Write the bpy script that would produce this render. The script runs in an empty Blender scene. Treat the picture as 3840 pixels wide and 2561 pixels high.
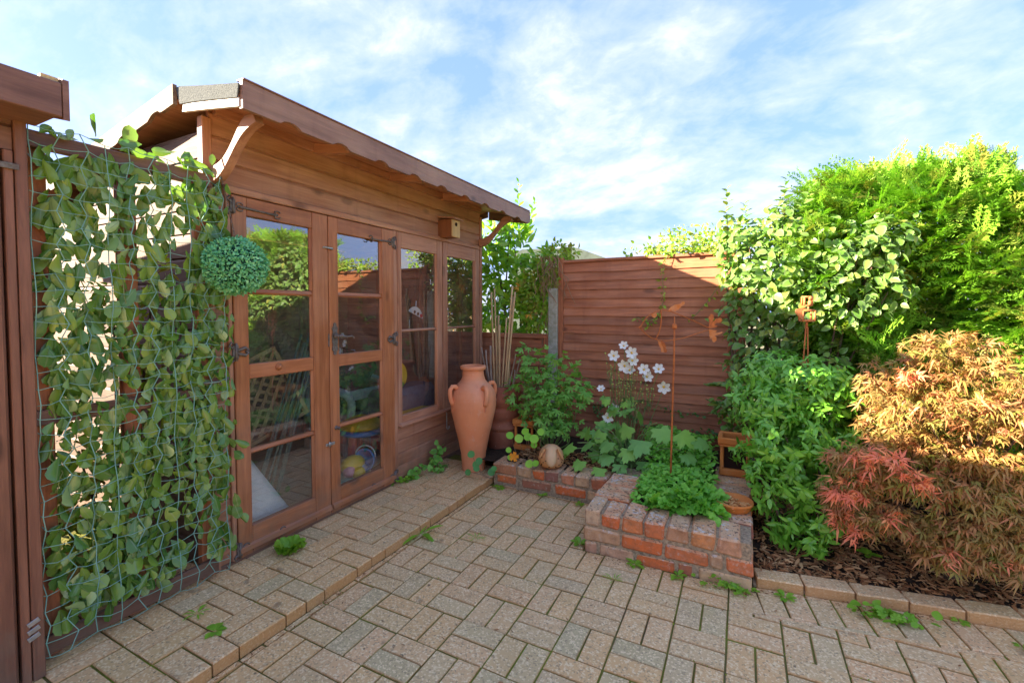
import bpy, math, random
import numpy as np
from mathutils import Matrix, Vector
R = math.radians
random.seed(7); RNG = np.random.default_rng(7)
SC = bpy.context.scene
COL = SC.collection

# ------------------------------------------------------------------ camera
cam_d = bpy.data.cameras.new('camera')
cam_d.lens = 16.0; cam_d.sensor_width = 36.0; cam_d.shift_y = -0.01553
cam_d.clip_start = 0.05; cam_d.clip_end = 500
cam = bpy.data.objects.new('camera', cam_d); COL.objects.link(cam)
CAM = Vector((0, 0, 1.35))
cam.location = CAM
cam.rotation_euler = (R(90 - 2.0), 0, 0.468)
SC.camera = cam

# ------------------------------------------------------------------ sky, sun, exposure
SUN = Vector((-1.0, -0.62, 0.455)).normalized()
sun_el = math.asin(SUN.z); sun_az = math.atan2(SUN.x, SUN.y)
world = bpy.data.worlds.new('World'); SC.world = world; world.use_nodes = True

def nd(t, typ, ins=None, **props):
    n = t.nodes.new(typ)
    for k, v in props.items(): setattr(n, k, v)
    for k, v in (ins or {}).items():
        s = n.inputs[k]
        if isinstance(v, bpy.types.NodeSocket): t.links.new(v, s)
        else:
            if hasattr(s.default_value, '__len__') and hasattr(v, '__len__') and len(s.default_value) == 4 and len(v) == 3: v = (*v, 1)
            s.default_value = v
    return n
def mth(t, op, a, b=0.0, c=0.0, clamp=False):
    n = t.nodes.new('ShaderNodeMath'); n.operation = op; n.use_clamp = clamp
    for i, v in enumerate((a, b, c)):
        if isinstance(v, bpy.types.NodeSocket): t.links.new(v, n.inputs[i])
        else: n.inputs[i].default_value = v
    return n.outputs[0]
def ramp(t, fac, stops, interp='LINEAR'):
    n = t.nodes.new('ShaderNodeValToRGB'); n.color_ramp.interpolation = interp
    els = n.color_ramp.elements
    while len(els) < len(stops): els.new(0.5)
    for e, (p, c) in zip(els, stops):
        e.position = p
        if not hasattr(c, '__len__'): c = (c, c, c)
        e.color = (*c, 1)
    if isinstance(fac, bpy.types.NodeSocket): t.links.new(fac, n.inputs[0])
    return n.outputs[0]
def mix(t, f, a, b, mode='MIX'):
    n = t.nodes.new('ShaderNodeMix'); n.data_type = 'RGBA'; n.blend_type = mode; n.clamp_factor = True
    for s, v in ((n.inputs[0], f), (n.inputs[6], a), (n.inputs[7], b)):
        if isinstance(v, bpy.types.NodeSocket): t.links.new(v, s)
        else: s.default_value = (*v, 1) if hasattr(v, '__len__') and len(v) == 3 else v
    return n.outputs[2]

wt = world.node_tree; wt.nodes.clear()
sky = nd(wt, 'ShaderNodeTexSky'); sky.sky_type = 'NISHITA'; sky.sun_disc = False
sky.sun_elevation = sun_el; sky.sun_rotation = sun_az
sky.altitude = 50; sky.air_density = 1.0; sky.dust_density = 3.0; sky.ozone_density = 2.2
tc = nd(wt, 'ShaderNodeTexCoord')
sep = nd(wt, 'ShaderNodeSeparateXYZ', {0: tc.outputs['Generated']})
zz = mth(wt, 'MAXIMUM', mth(wt, 'ADD', sep.outputs[2], 0.38), 0.1)
cx = mth(wt, 'DIVIDE', sep.outputs[0], zz); cy = mth(wt, 'DIVIDE', sep.outputs[1], zz)
cv = nd(wt, 'ShaderNodeCombineXYZ', {0: cx, 1: cy, 2: 0.3})
mp = nd(wt, 'ShaderNodeMapping', {0: cv.outputs[0], 2: (0, 0, 0.9), 3: (1.0, 1.35, 1)})
n1 = nd(wt, 'ShaderNodeTexNoise', {'Vector': mp.outputs[0], 'Scale': 2.3, 'Detail': 10.0, 'Roughness': 0.58, 'Distortion': 0.5})
n2 = nd(wt, 'ShaderNodeTexNoise', {'Vector': mp.outputs[0], 'Scale': 8.0, 'Detail': 8.0, 'Roughness': 0.62, 'Distortion': 0.3})
cl = mth(wt, 'ADD', mth(wt, 'MULTIPLY', n1.outputs[0], 0.65), mth(wt, 'MULTIPLY', n2.outputs[0], 0.35))
lowz = ramp(wt, sep.outputs[2], [(0.0, 0.12), (0.3, 0.04), (0.6, 0.0)])
cf = ramp(wt, mth(wt, 'ADD', cl, lowz), [(0.45, 0.0), (0.58, 0.32), (0.72, 0.9)])
skyc = mix(wt, 1.0, sky.outputs[0], (0.62, 0.62, 0.85), 'MULTIPLY')
veil = mix(wt, 0.80, skyc, (0.33, 0.53, 1.12))        # thin high haze over the whole sky
skm = mix(wt, cf, veil, (1.24, 1.24, 1.26))
bg = nd(wt, 'ShaderNodeBackground', {0: skm, 1: 0.13})
wo = nd(wt, 'ShaderNodeOutputWorld', {0: bg.outputs[0]})

sd = bpy.data.lights.new('sun', 'SUN'); sd.energy = 3.6; sd.angle = R(0.53); sd.color = (1.0, 0.88, 0.70)
so = bpy.data.objects.new('sun', sd); COL.objects.link(so); so.location = (-8, -3, 8)
so.rotation_euler = (-SUN).to_track_quat('-Z', 'Y').to_euler()
vs = SC.view_settings
vs.view_transform = 'Standard'; vs.look = 'None'; vs.gamma = 1.0; vs.use_curve_mapping = False
vs.exposure = 3.1
SC.render.engine = 'CYCLES'
SC.cycles.use_denoising = True
SC.cycles.max_bounces = 10; SC.cycles.transparent_max_bounces = 16; SC.cycles.diffuse_bounces = 5
SC.cycles.caustics_reflective = False; SC.cycles.caustics_refractive = False
SC.cycles.sample_clamp_indirect = 8.0

# ------------------------------------------------------------------ object helpers
WM = {}
def link(name, data, parent=None, M=None):
    o = bpy.data.objects.new(name, data); COL.objects.link(o)
    M = M or Matrix()
    if parent is not None:
        o.parent = parent; o.matrix_basis = WM[parent].inverted() @ M
    else: o.matrix_basis = M
    WM[o] = M
    return o
def tag(o, label, cat=None, group=None):
    o['label'] = label
    if cat: o['category'] = cat
    if group: o['group'] = group
    return o
def thing(name, label, cat, loc=(0, 0, 0), group=None):
    return tag(link(name, None, None, Matrix.Translation(loc)), label, cat, group)
def T(x, y, z): return Matrix.Translation((x, y, z))

class MB:
    def __init__(s): s.v = []; s.f = []; s.sm = []
    def add(s, vs, fs, smooth=False):
        b = len(s.v); s.v += [tuple(p) for p in vs]
        s.f += [tuple(b + i for i in f) for f in fs]; s.sm += [smooth] * len(fs)
        return s
    def box(s, x0, x1, y0, y1, z0, z1, ch=0.0, jit=0.0, rot=None):
        c = Vector(((x0+x1)/2, (y0+y1)/2, (z0+z1)/2)); h = ((x1-x0)/2, (y1-y0)/2, (z1-z0)/2)
        return s.obox(c, h, rot, ch, jit)
    def obox(s, c, h, rot=None, ch=0.0, jit=0.0):
        c = Vector(c); rot = rot or Matrix.Identity(3)
        vs = []; fs = []
        sg = [(a, b, d) for a in (-1, 1) for b in (-1, 1) for d in (-1, 1)]
        if ch <= 0:
            for a in sg: vs.append(Vector((a[0]*h[0], a[1]*h[1], a[2]*h[2])))
            fs = [(0, 1, 3, 2), (4, 6, 7, 5), (0, 4, 5, 1), (2, 3, 7, 6), (0, 2, 6, 4), (1, 5, 7, 3)]
        else:
            idx = {}
            ch = min(ch, 0.45 * min(h))
            for a in sg:
                j = [random.uniform(-jit, jit) for _ in range(3)] if jit else (0, 0, 0)
                for ax in range(3):
                    p = [a[k] * (h[k] - (0 if k == ax else ch)) + j[k] for k in range(3)]
                    idx[(a, ax)] = len(vs); vs.append(Vector(p))
            for ax in range(3):
                o1, o2 = (ax + 1) % 3, (ax + 2) % 3
                for sgn in (-1, 1):
                    q = []
                    for u, w in ((-1, -1), (1, -1), (1, 1), (-1, 1)):
                        a = [0, 0, 0]; a[ax] = sgn; a[o1] = u; a[o2] = w; q.append(idx[(tuple(a), ax)])
                    fs.append(tuple(q if sgn > 0 else q[::-1]))
                for u in (-1, 1):
                    for w in (-1, 1):
                        a = [0, 0, 0]; a[o1] = u; a[o2] = w
                        a0 = list(a); a0[ax] = -1; a1 = list(a); a1[ax] = 1
                        q = (idx[(tuple(a0), o1)], idx[(tuple(a1), o1)], idx[(tuple(a1), o2)], idx[(tuple(a0), o2)])
                        fs.append(q if u * w < 0 else q[::-1])
            for a in sg:
                q = (idx[(a, 0)], idx[(a, 1)], idx[(a, 2)])
                fs.append(q if a[0]*a[1]*a[2] > 0 else q[::-1])
        return s.add([c + rot @ p for p in vs], fs)
    def prism(s, pts, o, U, V, W):
        """polygon pts (u,v) at o, extruded along W"""
        o, U, V, W = map(Vector, (o, U, V, W)); n = len(pts)
        a = [o + U*p[0] + V*p[1] for p in pts]; b = [p + W for p in a]
        fs = [tuple(range(n))[::-1], tuple(range(n, 2*n))] + [(i, (i+1) % n, n+(i+1) % n, n+i) for i in range(n)]
        ar = sum(pts[i][0]*pts[(i+1) % n][1] - pts[(i+1) % n][0]*pts[i][1] for i in range(n))
        if ar * U.cross(V).dot(W) < 0: fs = [f[::-1] for f in fs]
        return s.add(a + b, fs)
    def strip(s, top, bot, W):
        """two matching 3D polylines extruded along W: a board with a shaped edge"""
        W = Vector(W); n = len(top)
        vs = [Vector(p) for p in top] + [Vector(p) for p in bot]; vs += [p + W for p in vs]
        fs = []
        for i in range(n-1):
            fs += [(i, i+1, n+i+1, n+i), (2*n+i+1, 2*n+i, 3*n+i, 3*n+i+1), (i+1, i, 2*n+i, 2*n+i+1), (n+i, n+i+1, 3*n+i+1, 3*n+i)]
        fs += [(0, n, 3*n, 2*n), (n-1, 3*n-1, 4*n-1, 2*n-1)]
        return s.add(vs, fs)
    def tube(s, pts, r, sides=6, smooth=True, cap=True):
        pts = [Vector(p) for p in pts]; n = len(pts)
        rr = r if hasattr(r, '__len__') else [r]*n
        vs = []; fs = []
        t0 = (pts[1]-pts[0]).normalized()
        a = t0.orthogonal().normalized()
        for i, p in enumerate(pts):
            t = (pts[min(i+1, n-1)] - pts[max(i-1, 0)])
            if t.length < 1e-9: t = t0
            t.normalize(); a = (a - t*a.dot(t))
            a = a.normalized() if a.length > 1e-6 else t.orthogonal().normalized()
            b = t.cross(a); t0 = t
            for k in range(sides):
                an = 2*math.pi*k/sides
                vs.append(p + (a*math.cos(an) + b*math.sin(an))*rr[i])
        for i in range(n-1):
            for k in range(sides):
                k2 = (k+1) % sides
                fs.append((i*sides+k, i*sides+k2, (i+1)*sides+k2, (i+1)*sides+k))
        if cap: fs += [tuple(range(sides))[::-1], tuple((n-1)*sides+k for k in range(sides))]
        return s.add(vs, fs, smooth)
    def lathe(s, prof, c=(0, 0, 0), seg=32, smooth=True, M=None, lip=None):
        vs = []; fs = []; n = len(prof)
        for r, z in prof:
            for k in range(seg):
                a = 2*math.pi*k/seg; vs.append(Vector((r*math.cos(a), r*math.sin(a), z)))
        for i in range(n-1):
            for k in range(seg):
                k2 = (k+1) % seg
                fs.append((i*seg+k, i*seg+k2, (i+1)*seg+k2, (i+1)*seg+k))
        if prof[0][0] > 1e-4: fs.append(tuple(range(seg))[::-1])
        if prof[-1][0] > 1e-4: fs.append(tuple((n-1)*seg+k for k in range(seg)))
        c = Vector(c); vs = [c + ((M @ p) if M else p) for p in vs]
        return s.add(vs, fs, smooth)
    def ball(s, c, r, seg=14, rings=9, M=None):
        r = r if hasattr(r, '__len__') else (r, r, r)
        prof = [(math.sin(math.pi*i/rings), -math.cos(math.pi*i/rings)) for i in range(rings+1)]
        prof[0] = (1e-5, -1); prof[-1] = (1e-5, 1)
        D = Matrix.Diagonal(r)
        return s.lathe(prof, c, seg, True, (M @ D) if M else D)
    def mesh(s, name, origin=(0, 0, 0), mat=None):
        me = bpy.data.meshes.new(name)
        o = Vector(origin)
        me.from_pydata([tuple(Vector(p) - o) for p in s.v], [], s.f)
        me.polygons.foreach_set('use_smooth', s.sm)
        if mat: me.materials.append(mat)
        return me
    def build(s, name, mat, parent=None, origin=None):
        if origin is None:
            a = np.array(s.v); c = (a.min(0) + a.max(0)) / 2
            origin = Vector((float(c[0]), float(c[1]), float(c[2])))
            if parent is None: origin.z = float(a[:, 2].min())
        return link(name, s.mesh(name, origin, mat), parent, Matrix.Translation(origin))

def structure(o): o['kind'] = 'structure'; return o
def stuff(o): o['kind'] = 'stuff'; return o

# ------------------------------------------------------------------ materials
def newmat(name):
    m = bpy.data.materials.new(name); m.use_nodes = True
    t = m.node_tree; t.nodes.clear(); return m, t
def finish(t, bsdf, bump=None):
    o = nd(t, 'ShaderNodeOutputMaterial', {0: bsdf})
def pbsdf(t, color, rough=0.6, spec=0.3, normal=None, metal=0.0, **kw):
    ins = {'Base Color': color, 'Roughness': rough, 'Specular IOR Level': spec, 'Metallic': metal}
    if normal is not None: ins['Normal'] = normal
    ins.update(kw)
    return nd(t, 'ShaderNodeBsdfPrincipled', ins)
def bumpn(t, h, s=0.3, d=0.01):
    return nd(t, 'ShaderNodeBump', {'Height': h, 'Strength': s, 'Distance': d}).outputs[0]
def ocoord(t, scale=(1, 1, 1), spread=31.0):
    c = nd(t, 'ShaderNodeTexCoord'); oi = nd(t, 'ShaderNodeObjectInfo')
    off = mth(t, 'MULTIPLY', oi.outputs['Random'], spread)
    v = nd(t, 'ShaderNodeVectorMath', {0: c.outputs['Object'], 1: off}, operation='ADD')
    return nd(t, 'ShaderNodeMapping', {0: v.outputs[0], 3: scale}).outputs[0], oi.outputs['Random']
def noise(t, v, scale, detail=4.0, rough=0.55, dist=0.0):
    return nd(t, 'ShaderNodeTexNoise', {'Vector': v, 'Scale': scale, 'Detail': detail, 'Roughness': rough, 'Distortion': dist}).outputs[0]

def wood(name, dark, light, axis, rough=0.55, var=0.25, weather=0.0, spec=0.35):
    m, t = newmat(name)
    sc = [16, 16, 16]; sc['xyz'.index(axis)] = 1.1
    v, rnd = ocoord(t, sc)
    g = noise(t, v, 2.2, 7, 0.62, 0.5)
    v2, _ = ocoord(t, [s * 4 for s in sc])
    fine = noise(t, v2, 3.0, 3, 0.6)
    ks = [5.5, 5.5, 5.5]; ks['xyz'.index(axis)] = 2.6
    v3, _ = ocoord(t, ks)
    kn = nd(t, 'ShaderNodeTexVoronoi', {'Vector': v3, 'Scale': 1.0, 'Randomness': 1.0}).outputs['Distance']
    knot = ramp(t, kn, [(0.09, 1.0), (0.17, 0.0)])
    v4, _ = ocoord(t, (1.6, 1.6, 1.6))
    blotch = noise(t, v4, 1.4, 3)
    c = ramp(t, g, [(0.28, dark), (0.52, [(a + b) / 2 for a, b in zip(dark, light)]), (0.74, light)])
    c = mix(t, mth(t, 'MULTIPLY', fine, 0.45), c, [x * 0.55 for x in dark])
    c = mix(t, mth(t, 'MULTIPLY', knot, 0.75), c, [x * 0.4 for x in dark])
    br = mth(t, 'ADD', mth(t, 'MULTIPLY', mth(t, 'ADD', rnd, mth(t, 'MULTIPLY', blotch, 1.2)), var), 1.0 - var * 1.1)
    c = mix(t, 1.0, c, nd(t, 'ShaderNodeCombineColor', {0: br, 1: br, 2: br}).outputs[0], 'MULTIPLY')
    if weather:
        w = ramp(t, blotch, [(0.42, 0.0), (0.7, weather)])
        c = mix(t, w, c, (0.50, 0.33, 0.235))
    gp = nd(t, 'ShaderNodeNewGeometry').outputs['Position']
    pz = nd(t, 'ShaderNodeSeparateXYZ', {0: gp}).outputs[2]
    sn = noise(t, gp, 9.0, 5, 0.65)
    spl = ramp(t, mth(t, 'SUBTRACT', sn, mth(t, 'MULTIPLY', pz, 0.9)), [(0.25, 0.0), (0.5, 0.45)])
    c = mix(t, spl, c, (0.17, 0.125, 0.085))                       # mud splashed up from the paving
    mk = nd(t, 'ShaderNodeMapping', {0: gp, 3: (7, 7, 0.8)}).outputs[0]
    c = mix(t, ramp(t, noise(t, mk, 1.6, 5, 0.6), [(0.55, 0.0), (0.75, 0.30)]), c, [x * 0.5 for x in dark])   # run marks
    h = mth(t, 'ADD', g, mth(t, 'MULTIPLY', fine, 0.5))
    b = pbsdf(t, c, mth(t, 'ADD', mth(t, 'MULTIPLY', blotch, 0.25), rough - 0.1), spec, bumpn(t, h, 0.35, 0.004))
    finish(t, b.outputs[0]); return m

HOUSE = ((0.32, 0.125, 0.062), (0.64, 0.32, 0.175))
DOOR = ((0.30, 0.095, 0.034), (0.62, 0.245, 0.095))
FENC = ((0.28, 0.088, 0.036), (0.64, 0.235, 0.095))
M_wx = wood('stained_board_x', *HOUSE, 'x', weather=0.35)
M_wy = wood('stained_board_y', *HOUSE, 'y', weather=0.32)
M_wz = wood('stained_board_z', *HOUSE, 'z', weather=0.3)
M_dy = wood('door_timber_y', *DOOR, 'y', 0.42, weather=0.2)
M_dz = wood('door_timber_z', *DOOR, 'z', 0.42, weather=0.2)
M_fx = wood('fence_timber_x', *FENC, 'x', 0.65, 0.42, weather=0.22)
M_fz = wood('fence_timber_z', *FENC, 'z', 0.6)
M_fasy = wood('fascia_timber_y', (0.20, 0.098, 0.060), (0.37, 0.20, 0.13), 'y', 0.5, weather=0.3)
M_fasx = wood('weathered_barge_x', (0.15, 0.09, 0.05), (0.31, 0.205, 0.125), 'x', 0.7)
M_shz = wood('shed_timber_z', (0.13, 0.052, 0.030), (0.30, 0.132, 0.075), 'z', 0.5)
M_shy = wood('shed_timber_y', (0.13, 0.058, 0.038), (0.29, 0.145, 0.095), 'y', 0.5)
M_gable = wood('darkened_gable_x', (0.11, 0.062, 0.038), (0.25, 0.155, 0.10), 'x', 0.7)  # weathered stain tone, darkened because direct sun falls on this wall
M_yel = wood('bare_pine_z', (0.55, 0.34, 0.12), (0.78, 0.55, 0.24), 'z', 0.6, 0.1)
M_inner = wood('inner_board_y', (0.36, 0.22, 0.12), (0.60, 0.42, 0.25), 'y', 0.6)

def paver_mat():
    m, t = newmat('concrete_block_paver')
    v, rnd = ocoord(t)
    base = ramp(t, rnd, [(0.0, (0.678, 0.410, 0.181)), (0.22, (0.721, 0.415, 0.168)), (0.45, (0.636, 0.420, 0.189)), (0.6, (0.731, 0.420, 0.197)),
                         (0.74, (0.604, 0.430, 0.206)), (0.84, (0.498, 0.390, 0.197)), (0.90, (0.721, 0.385, 0.168)), (1.0, (0.530, 0.400, 0.210))])
    big = noise(t, v, 6.0, 4)
    base = mix(t, ramp(t, big, [(0.35, 0.0), (0.75, 0.35)]), base, (0.530, 0.345, 0.155))
    sp = nd(t, 'ShaderNodeTexVoronoi', {'Vector': v, 'Scale': 150.0, 'Randomness': 1.0})
    lum = nd(t, 'ShaderNodeSeparateColor', {0: sp.outputs['Color']}).outputs[0]
    base = mix(t, ramp(t, lum, [(0.70, 0.0), (0.85, 0.75)]), base, (0.869, 0.680, 0.386))
    base = mix(t, ramp(t, lum, [(0.04, 0.6), (0.16, 0.0)]), base, (0.212, 0.150, 0.088))
    fn = noise(t, v, 420, 2)
    base = mix(t, mth(t, 'MULTIPLY', fn, 0.3), base, (0.763, 0.550, 0.277))
    st = ramp(t, noise(t, v, 9.0, 2), [(0.70, 0.0), (0.76, 0.55)])
    base = mix(t, st, base, (0.148, 0.090, 0.050))
    g = nd(t, 'ShaderNodeNewGeometry')
    wp = g.outputs['Position']
    base = mix(t, ramp(t, noise(t, wp, 1.7, 6, 0.65), [(0.5, 0.0), (0.78, 0.28)]), base, (0.318, 0.235, 0.118))
    base = mix(t, ramp(t, noise(t, wp, 11.0, 4, 0.6, 0.4), [(0.62, 0.0), (0.74, 0.28)]), base, (0.233, 0.165, 0.084))
    base = mix(t, ramp(t, noise(t, wp, 3.1, 5, 0.7), [(0.58, 0.0), (0.76, 0.24)]), base, (0.350, 0.340, 0.084))
    base = mix(t, ramp(t, noise(t, wp, 33.0, 3, 0.5), [(0.70, 0.0), (0.74, 0.75)]), base, (0.106, 0.075, 0.046))
    nz = nd(t, 'ShaderNodeSeparateXYZ', {0: g.outputs['Normal']}).outputs[2]
    side = ramp(t, nz, [(0.2, 1.0), (0.8, 0.0)])
    base = mix(t, mth(t, 'MULTIPLY', side, 0.7), base, (0.488, 0.230, 0.071))
    h = mth(t, 'ADD', mth(t, 'MULTIPLY', lum, 0.5), mth(t, 'MULTIPLY', fn, 0.6))
    b = pbsdf(t, base, 0.85, 0.25, bumpn(t, h, 0.5, 0.003))
    finish(t, b.outputs[0]); return m
M_paver = paver_mat()

def bed_mat():
    m, t = newmat('sandy_moss_joint')
    c = nd(t, 'ShaderNodeTexCoord').outputs['Object']
    n = noise(t, c, 2.3, 4); n3 = noise(t, c, 60, 3)
    col = ramp(t, n, [(0.36, (0.15, 0.12, 0.05)), (0.50, (0.17, 0.18, 0.03)), (0.64, (0.23, 0.30, 0.025))])
    col = mix(t, mth(t, 'MULTIPLY', n3, 0.5), col, (0.10, 0.08, 0.04))
    finish(t, pbsdf(t, col, 0.95, 0.1, bumpn(t, n3, 0.8, 0.01)).outputs[0]); return m
M_bed = bed_mat()

def brick_mat(name='old_clay_brick'):
    m, t = newmat(name)
    v, rnd = ocoord(t)
    base = ramp(t, rnd, [(0.0, (0.66, 0.15, 0.04)), (0.18, (0.72, 0.19, 0.05)), (0.32, (0.37, 0.13, 0.07)), (0.46, (0.66, 0.42, 0.20)), (0.55, (0.30, 0.12, 0.08)),
                         (0.66, (0.64, 0.26, 0.09)), (0.78, (0.68, 0.17, 0.05)), (0.88, (0.62, 0.42, 0.24)), (1.0, (0.42, 0.12, 0.06))])
    n = noise(t, v, 22, 6, 0.65)
    base = mix(t, ramp(t, n, [(0.42, 0.0), (0.68, 0.65)]), base, (0.26, 0.12, 0.06))
    n2 = noise(t, v, 46, 4)
    base = mix(t, ramp(t, n2, [(0.58, 0.0), (0.72, 0.55)]), base, (0.52, 0.40, 0.28))
    g = nd(t, 'ShaderNodeNewGeometry')
    up = ramp(t, nd(t, 'ShaderNodeSeparateXYZ', {0: g.outputs['Normal']}).outputs[2], [(0.4, 0.0), (0.85, 1.0)])
    pos = g.outputs['Position']
    d = noise(t, pos, 14, 4)
    dirt = mth(t, 'MULTIPLY', up, ramp(t, d, [(0.28, 0.35), (0.56, 0.9)]))
    base = mix(t, dirt, base, (0.66, 0.42, 0.22))
    ln = noise(t, pos, 62, 5, 0.65)
    lich = mth(t, 'MULTIPLY', ramp(t, ln, [(0.55, 0.0), (0.60, 0.8)]), mth(t, 'ADD', mth(t, 'MULTIPLY', up, 0.85), 0.12))
    base = mix(t, lich, base, (0.035, 0.03, 0.024))
    wn = noise(t, pos, 48, 4, 0.6); wz = noise(t, pos, 7, 2)
    wl = mth(t, 'MULTIPLY', mth(t, 'MULTIPLY', ramp(t, wn, [(0.54, 0.0), (0.60, 0.9)]), ramp(t, wz, [(0.45, 0.0), (0.6, 1.0)])), mth(t, 'ADD', mth(t, 'MULTIPLY', up, 0.9), 0.1))
    base = mix(t, wl, base, (0.60, 0.57, 0.49))
    h = mth(t, 'ADD', n, mth(t, 'MULTIPLY', n2, 0.6))
    finish(t, pbsdf(t, base, 0.88, 0.2, bumpn(t, h, 0.7, 0.006)).outputs[0]); return m
M_brick = brick_mat()

def simple(name, col, rough=0.6, spec=0.3, nscale=20.0, amt=0.25, bump=0.2, metal=0.0, col2=None, bd=0.004, detail=5.0):
    m, t = newmat(name)
    v, rnd = ocoord(t)
    n = noise(t, v, nscale, detail, 0.6)
    c2 = col2 or [x * 0.55 for x in col]
    c = mix(t, ramp(t, n, [(0.35, 0.0), (0.72, min(1.0, amt * 2.2))]), col, c2)
    finish(t, pbsdf(t, c, rough, spec, bumpn(t, n, bump, bd) if bump else None, metal).outputs[0]); return m
M_mortar = simple('lime_mortar', (0.48, 0.345, 0.20), 0.95, 0.1, 70, 0.45, 0.8, col2=(0.17, 0.13, 0.085), bd=0.01)
M_soil = simple('dark_soil', (0.075, 0.05, 0.032), 0.95, 0.1, 40, 0.5, 1.0, col2=(0.03, 0.02, 0.013), bd=0.02)
M_ground = simple('garden_earth', (0.24, 0.20, 0.14), 0.95, 0.1, 6, 0.5, 0.6, col2=(0.14, 0.16, 0.06), bd=0.02)
def terracotta(name, a, b, bloom=0.35):
    m, t = newmat(name)
    v, rnd = ocoord(t)
    n = noise(t, v, 5.0, 5, 0.6)
    vb, _ = ocoord(t, (2, 2, 60))
    band = noise(t, vb, 1.0, 3)
    c = mix(t, ramp(t, n, [(0.3, 0.0), (0.7, 1.0)]), a, b)
    c = mix(t, ramp(t, noise(t, v, 2.2, 3), [(0.5, 0.0), (0.75, bloom)]), c, (0.66, 0.42, 0.28))
    sp = noise(t, v, 75, 3)
    c = mix(t, ramp(t, sp, [(0.68, 0.0), (0.74, 0.6)]), c, (0.68, 0.55, 0.43))
    gp = nd(t, 'ShaderNodeNewGeometry').outputs['Position']
    sk = nd(t, 'ShaderNodeMapping', {0: gp, 3: (9, 9, 1.6)}).outputs[0]
    c = mix(t, ramp(t, noise(t, sk, 1.5, 5, 0.65), [(0.54, 0.0), (0.74, 0.22)]), c, [x * 0.6 for x in b])
    c = mix(t, ramp(t, noise(t, gp, 17, 6, 0.7), [(0.58, 0.0), (0.72, bloom)]), c, (0.70, 0.50, 0.36))
    h = mth(t, 'ADD', mth(t, 'MULTIPLY', band, 0.8), mth(t, 'MULTIPLY', noise(t, v, 120, 3), 0.25))
    finish(t, pbsdf(t, c, 0.72, 0.25, bumpn(t, h, 0.4, 0.004)).outputs[0]); return m
M_terra = terracotta('terracotta', (0.80, 0.31, 0.135), (0.74, 0.245, 0.10))
M_terra_o = terracotta('orange_terracotta', (0.66, 0.24, 0.055), (0.58, 0.175, 0.035), 0.15)
M_terra_d = terracotta('old_terracotta', (0.38, 0.125, 0.065), (0.27, 0.085, 0.045), 0.15)
M_sheep = terracotta('pale_terracotta', (0.68, 0.37, 0.15), (0.60, 0.26, 0.085), 0.5)
M_hole = simple('dark_hole', (0.03, 0.015, 0.01), 0.9, 0.1, bump=0)
M_rust = simple('rusted_steel', (0.50, 0.155, 0.042), 0.85, 0.15, 60, 0.5, 0.6, col2=(0.30, 0.085, 0.03), bd=0.002)
M_rusto = simple('orange_rust_paint', (0.50, 0.21, 0.085), 0.75, 0.2, 40, 0.4, 0.4, col2=(0.48, 0.13, 0.02), bd=0.002)
M_iron = simple('aged_iron', (0.21, 0.19, 0.165), 0.55, 0.4, 70, 0.5, 0.5, metal=0.35, col2=(0.10, 0.065, 0.045), bd=0.002)
M_steel = simple('dull_steel', (0.48, 0.47, 0.44), 0.4, 0.5, 40, 0.3, 0.2, metal=0.7)
M_felt = simple('mineral_roof_felt', (0.14, 0.145, 0.135), 0.95, 0.1, 190, 0.9, 0.8, col2=(0.055, 0.06, 0.06), bd=0.004, detail=3.0)
M_white = simple('sun_white_timber', (0.78, 0.74, 0.68), 0.6, 0.3, 9, 0.25, 0.2)  # white colour stands in for glaring sun on the verge board
M_net = simple('green_plastic_net', (0.20, 0.40, 0.31), 0.45, 0.4, 30, 0.2, 0.0)
M_conc = simple('concrete_post', (0.44, 0.42, 0.34), 0.9, 0.2, 35, 0.5, 0.6, col2=(0.24, 0.25, 0.15), bd=0.004)
M_cane = wood('bamboo_cane', (0.42, 0.28, 0.13), (0.70, 0.52, 0.29), 'z', 0.5, 0.35)
M_stick = wood('grey_stick', (0.22, 0.165, 0.12), (0.50, 0.42, 0.33), 'z', 0.8, 0.3)
M_bark = simple('plant_bark', (0.20, 0.13, 0.085), 0.9, 0.1, 30, 0.5, 0.7, col2=(0.09, 0.06, 0.04), bd=0.01)
M_stem = simple('green_stem', (0.20, 0.27, 0.08), 0.6, 0.3, 20, 0.3, 0.0)
M_twig = simple('vine_twig', (0.33, 0.20, 0.11), 0.8, 0.2, 20, 0.3, 0.0)
def plastic(name, col, rough=0.35): return simple(name, col, rough, 0.45, 12, 0.12, 0.0)
M_pl_y = plastic('yellow_plastic', (0.85, 0.55, 0.02)); M_pl_b = plastic('blue_plastic', (0.03, 0.24, 0.62))
M_pl_r = plastic('red_plastic', (0.66, 0.03, 0.03)); M_pl_g = plastic('green_plastic', (0.12, 0.42, 0.05))
M_pl_t = plastic('teal_plastic', (0.10, 0.34, 0.30)); M_pl_p = plastic('pink_plastic', (0.75, 0.30, 0.36)); M_pl_w = plastic('white_plastic', (0.74, 0.74, 0.72))
M_bag = simple('black_polythene', (0.035, 0.04, 0.045), 0.25, 0.6, 7, 0.3, 1.0, bd=0.05)
M_wick = simple('pale_blue_wicker', (0.42, 0.55, 0.62), 0.7, 0.2, 60, 0.4, 0.8)
M_quilt = simple('quilted_white_fabric', (0.80, 0.80, 0.78), 0.85, 0.1, 13, 0.1, 0.6, bd=0.02, detail=1.0)
M_cush = simple('grey_fabric', (0.21, 0.21, 0.25), 0.9, 0.1, 30, 0.3, 0.3)
M_rooft = simple('dark_far_roof', (0.09, 0.11, 0.09), 0.9, 0.1, 6, 0.4, 0.2)

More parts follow.
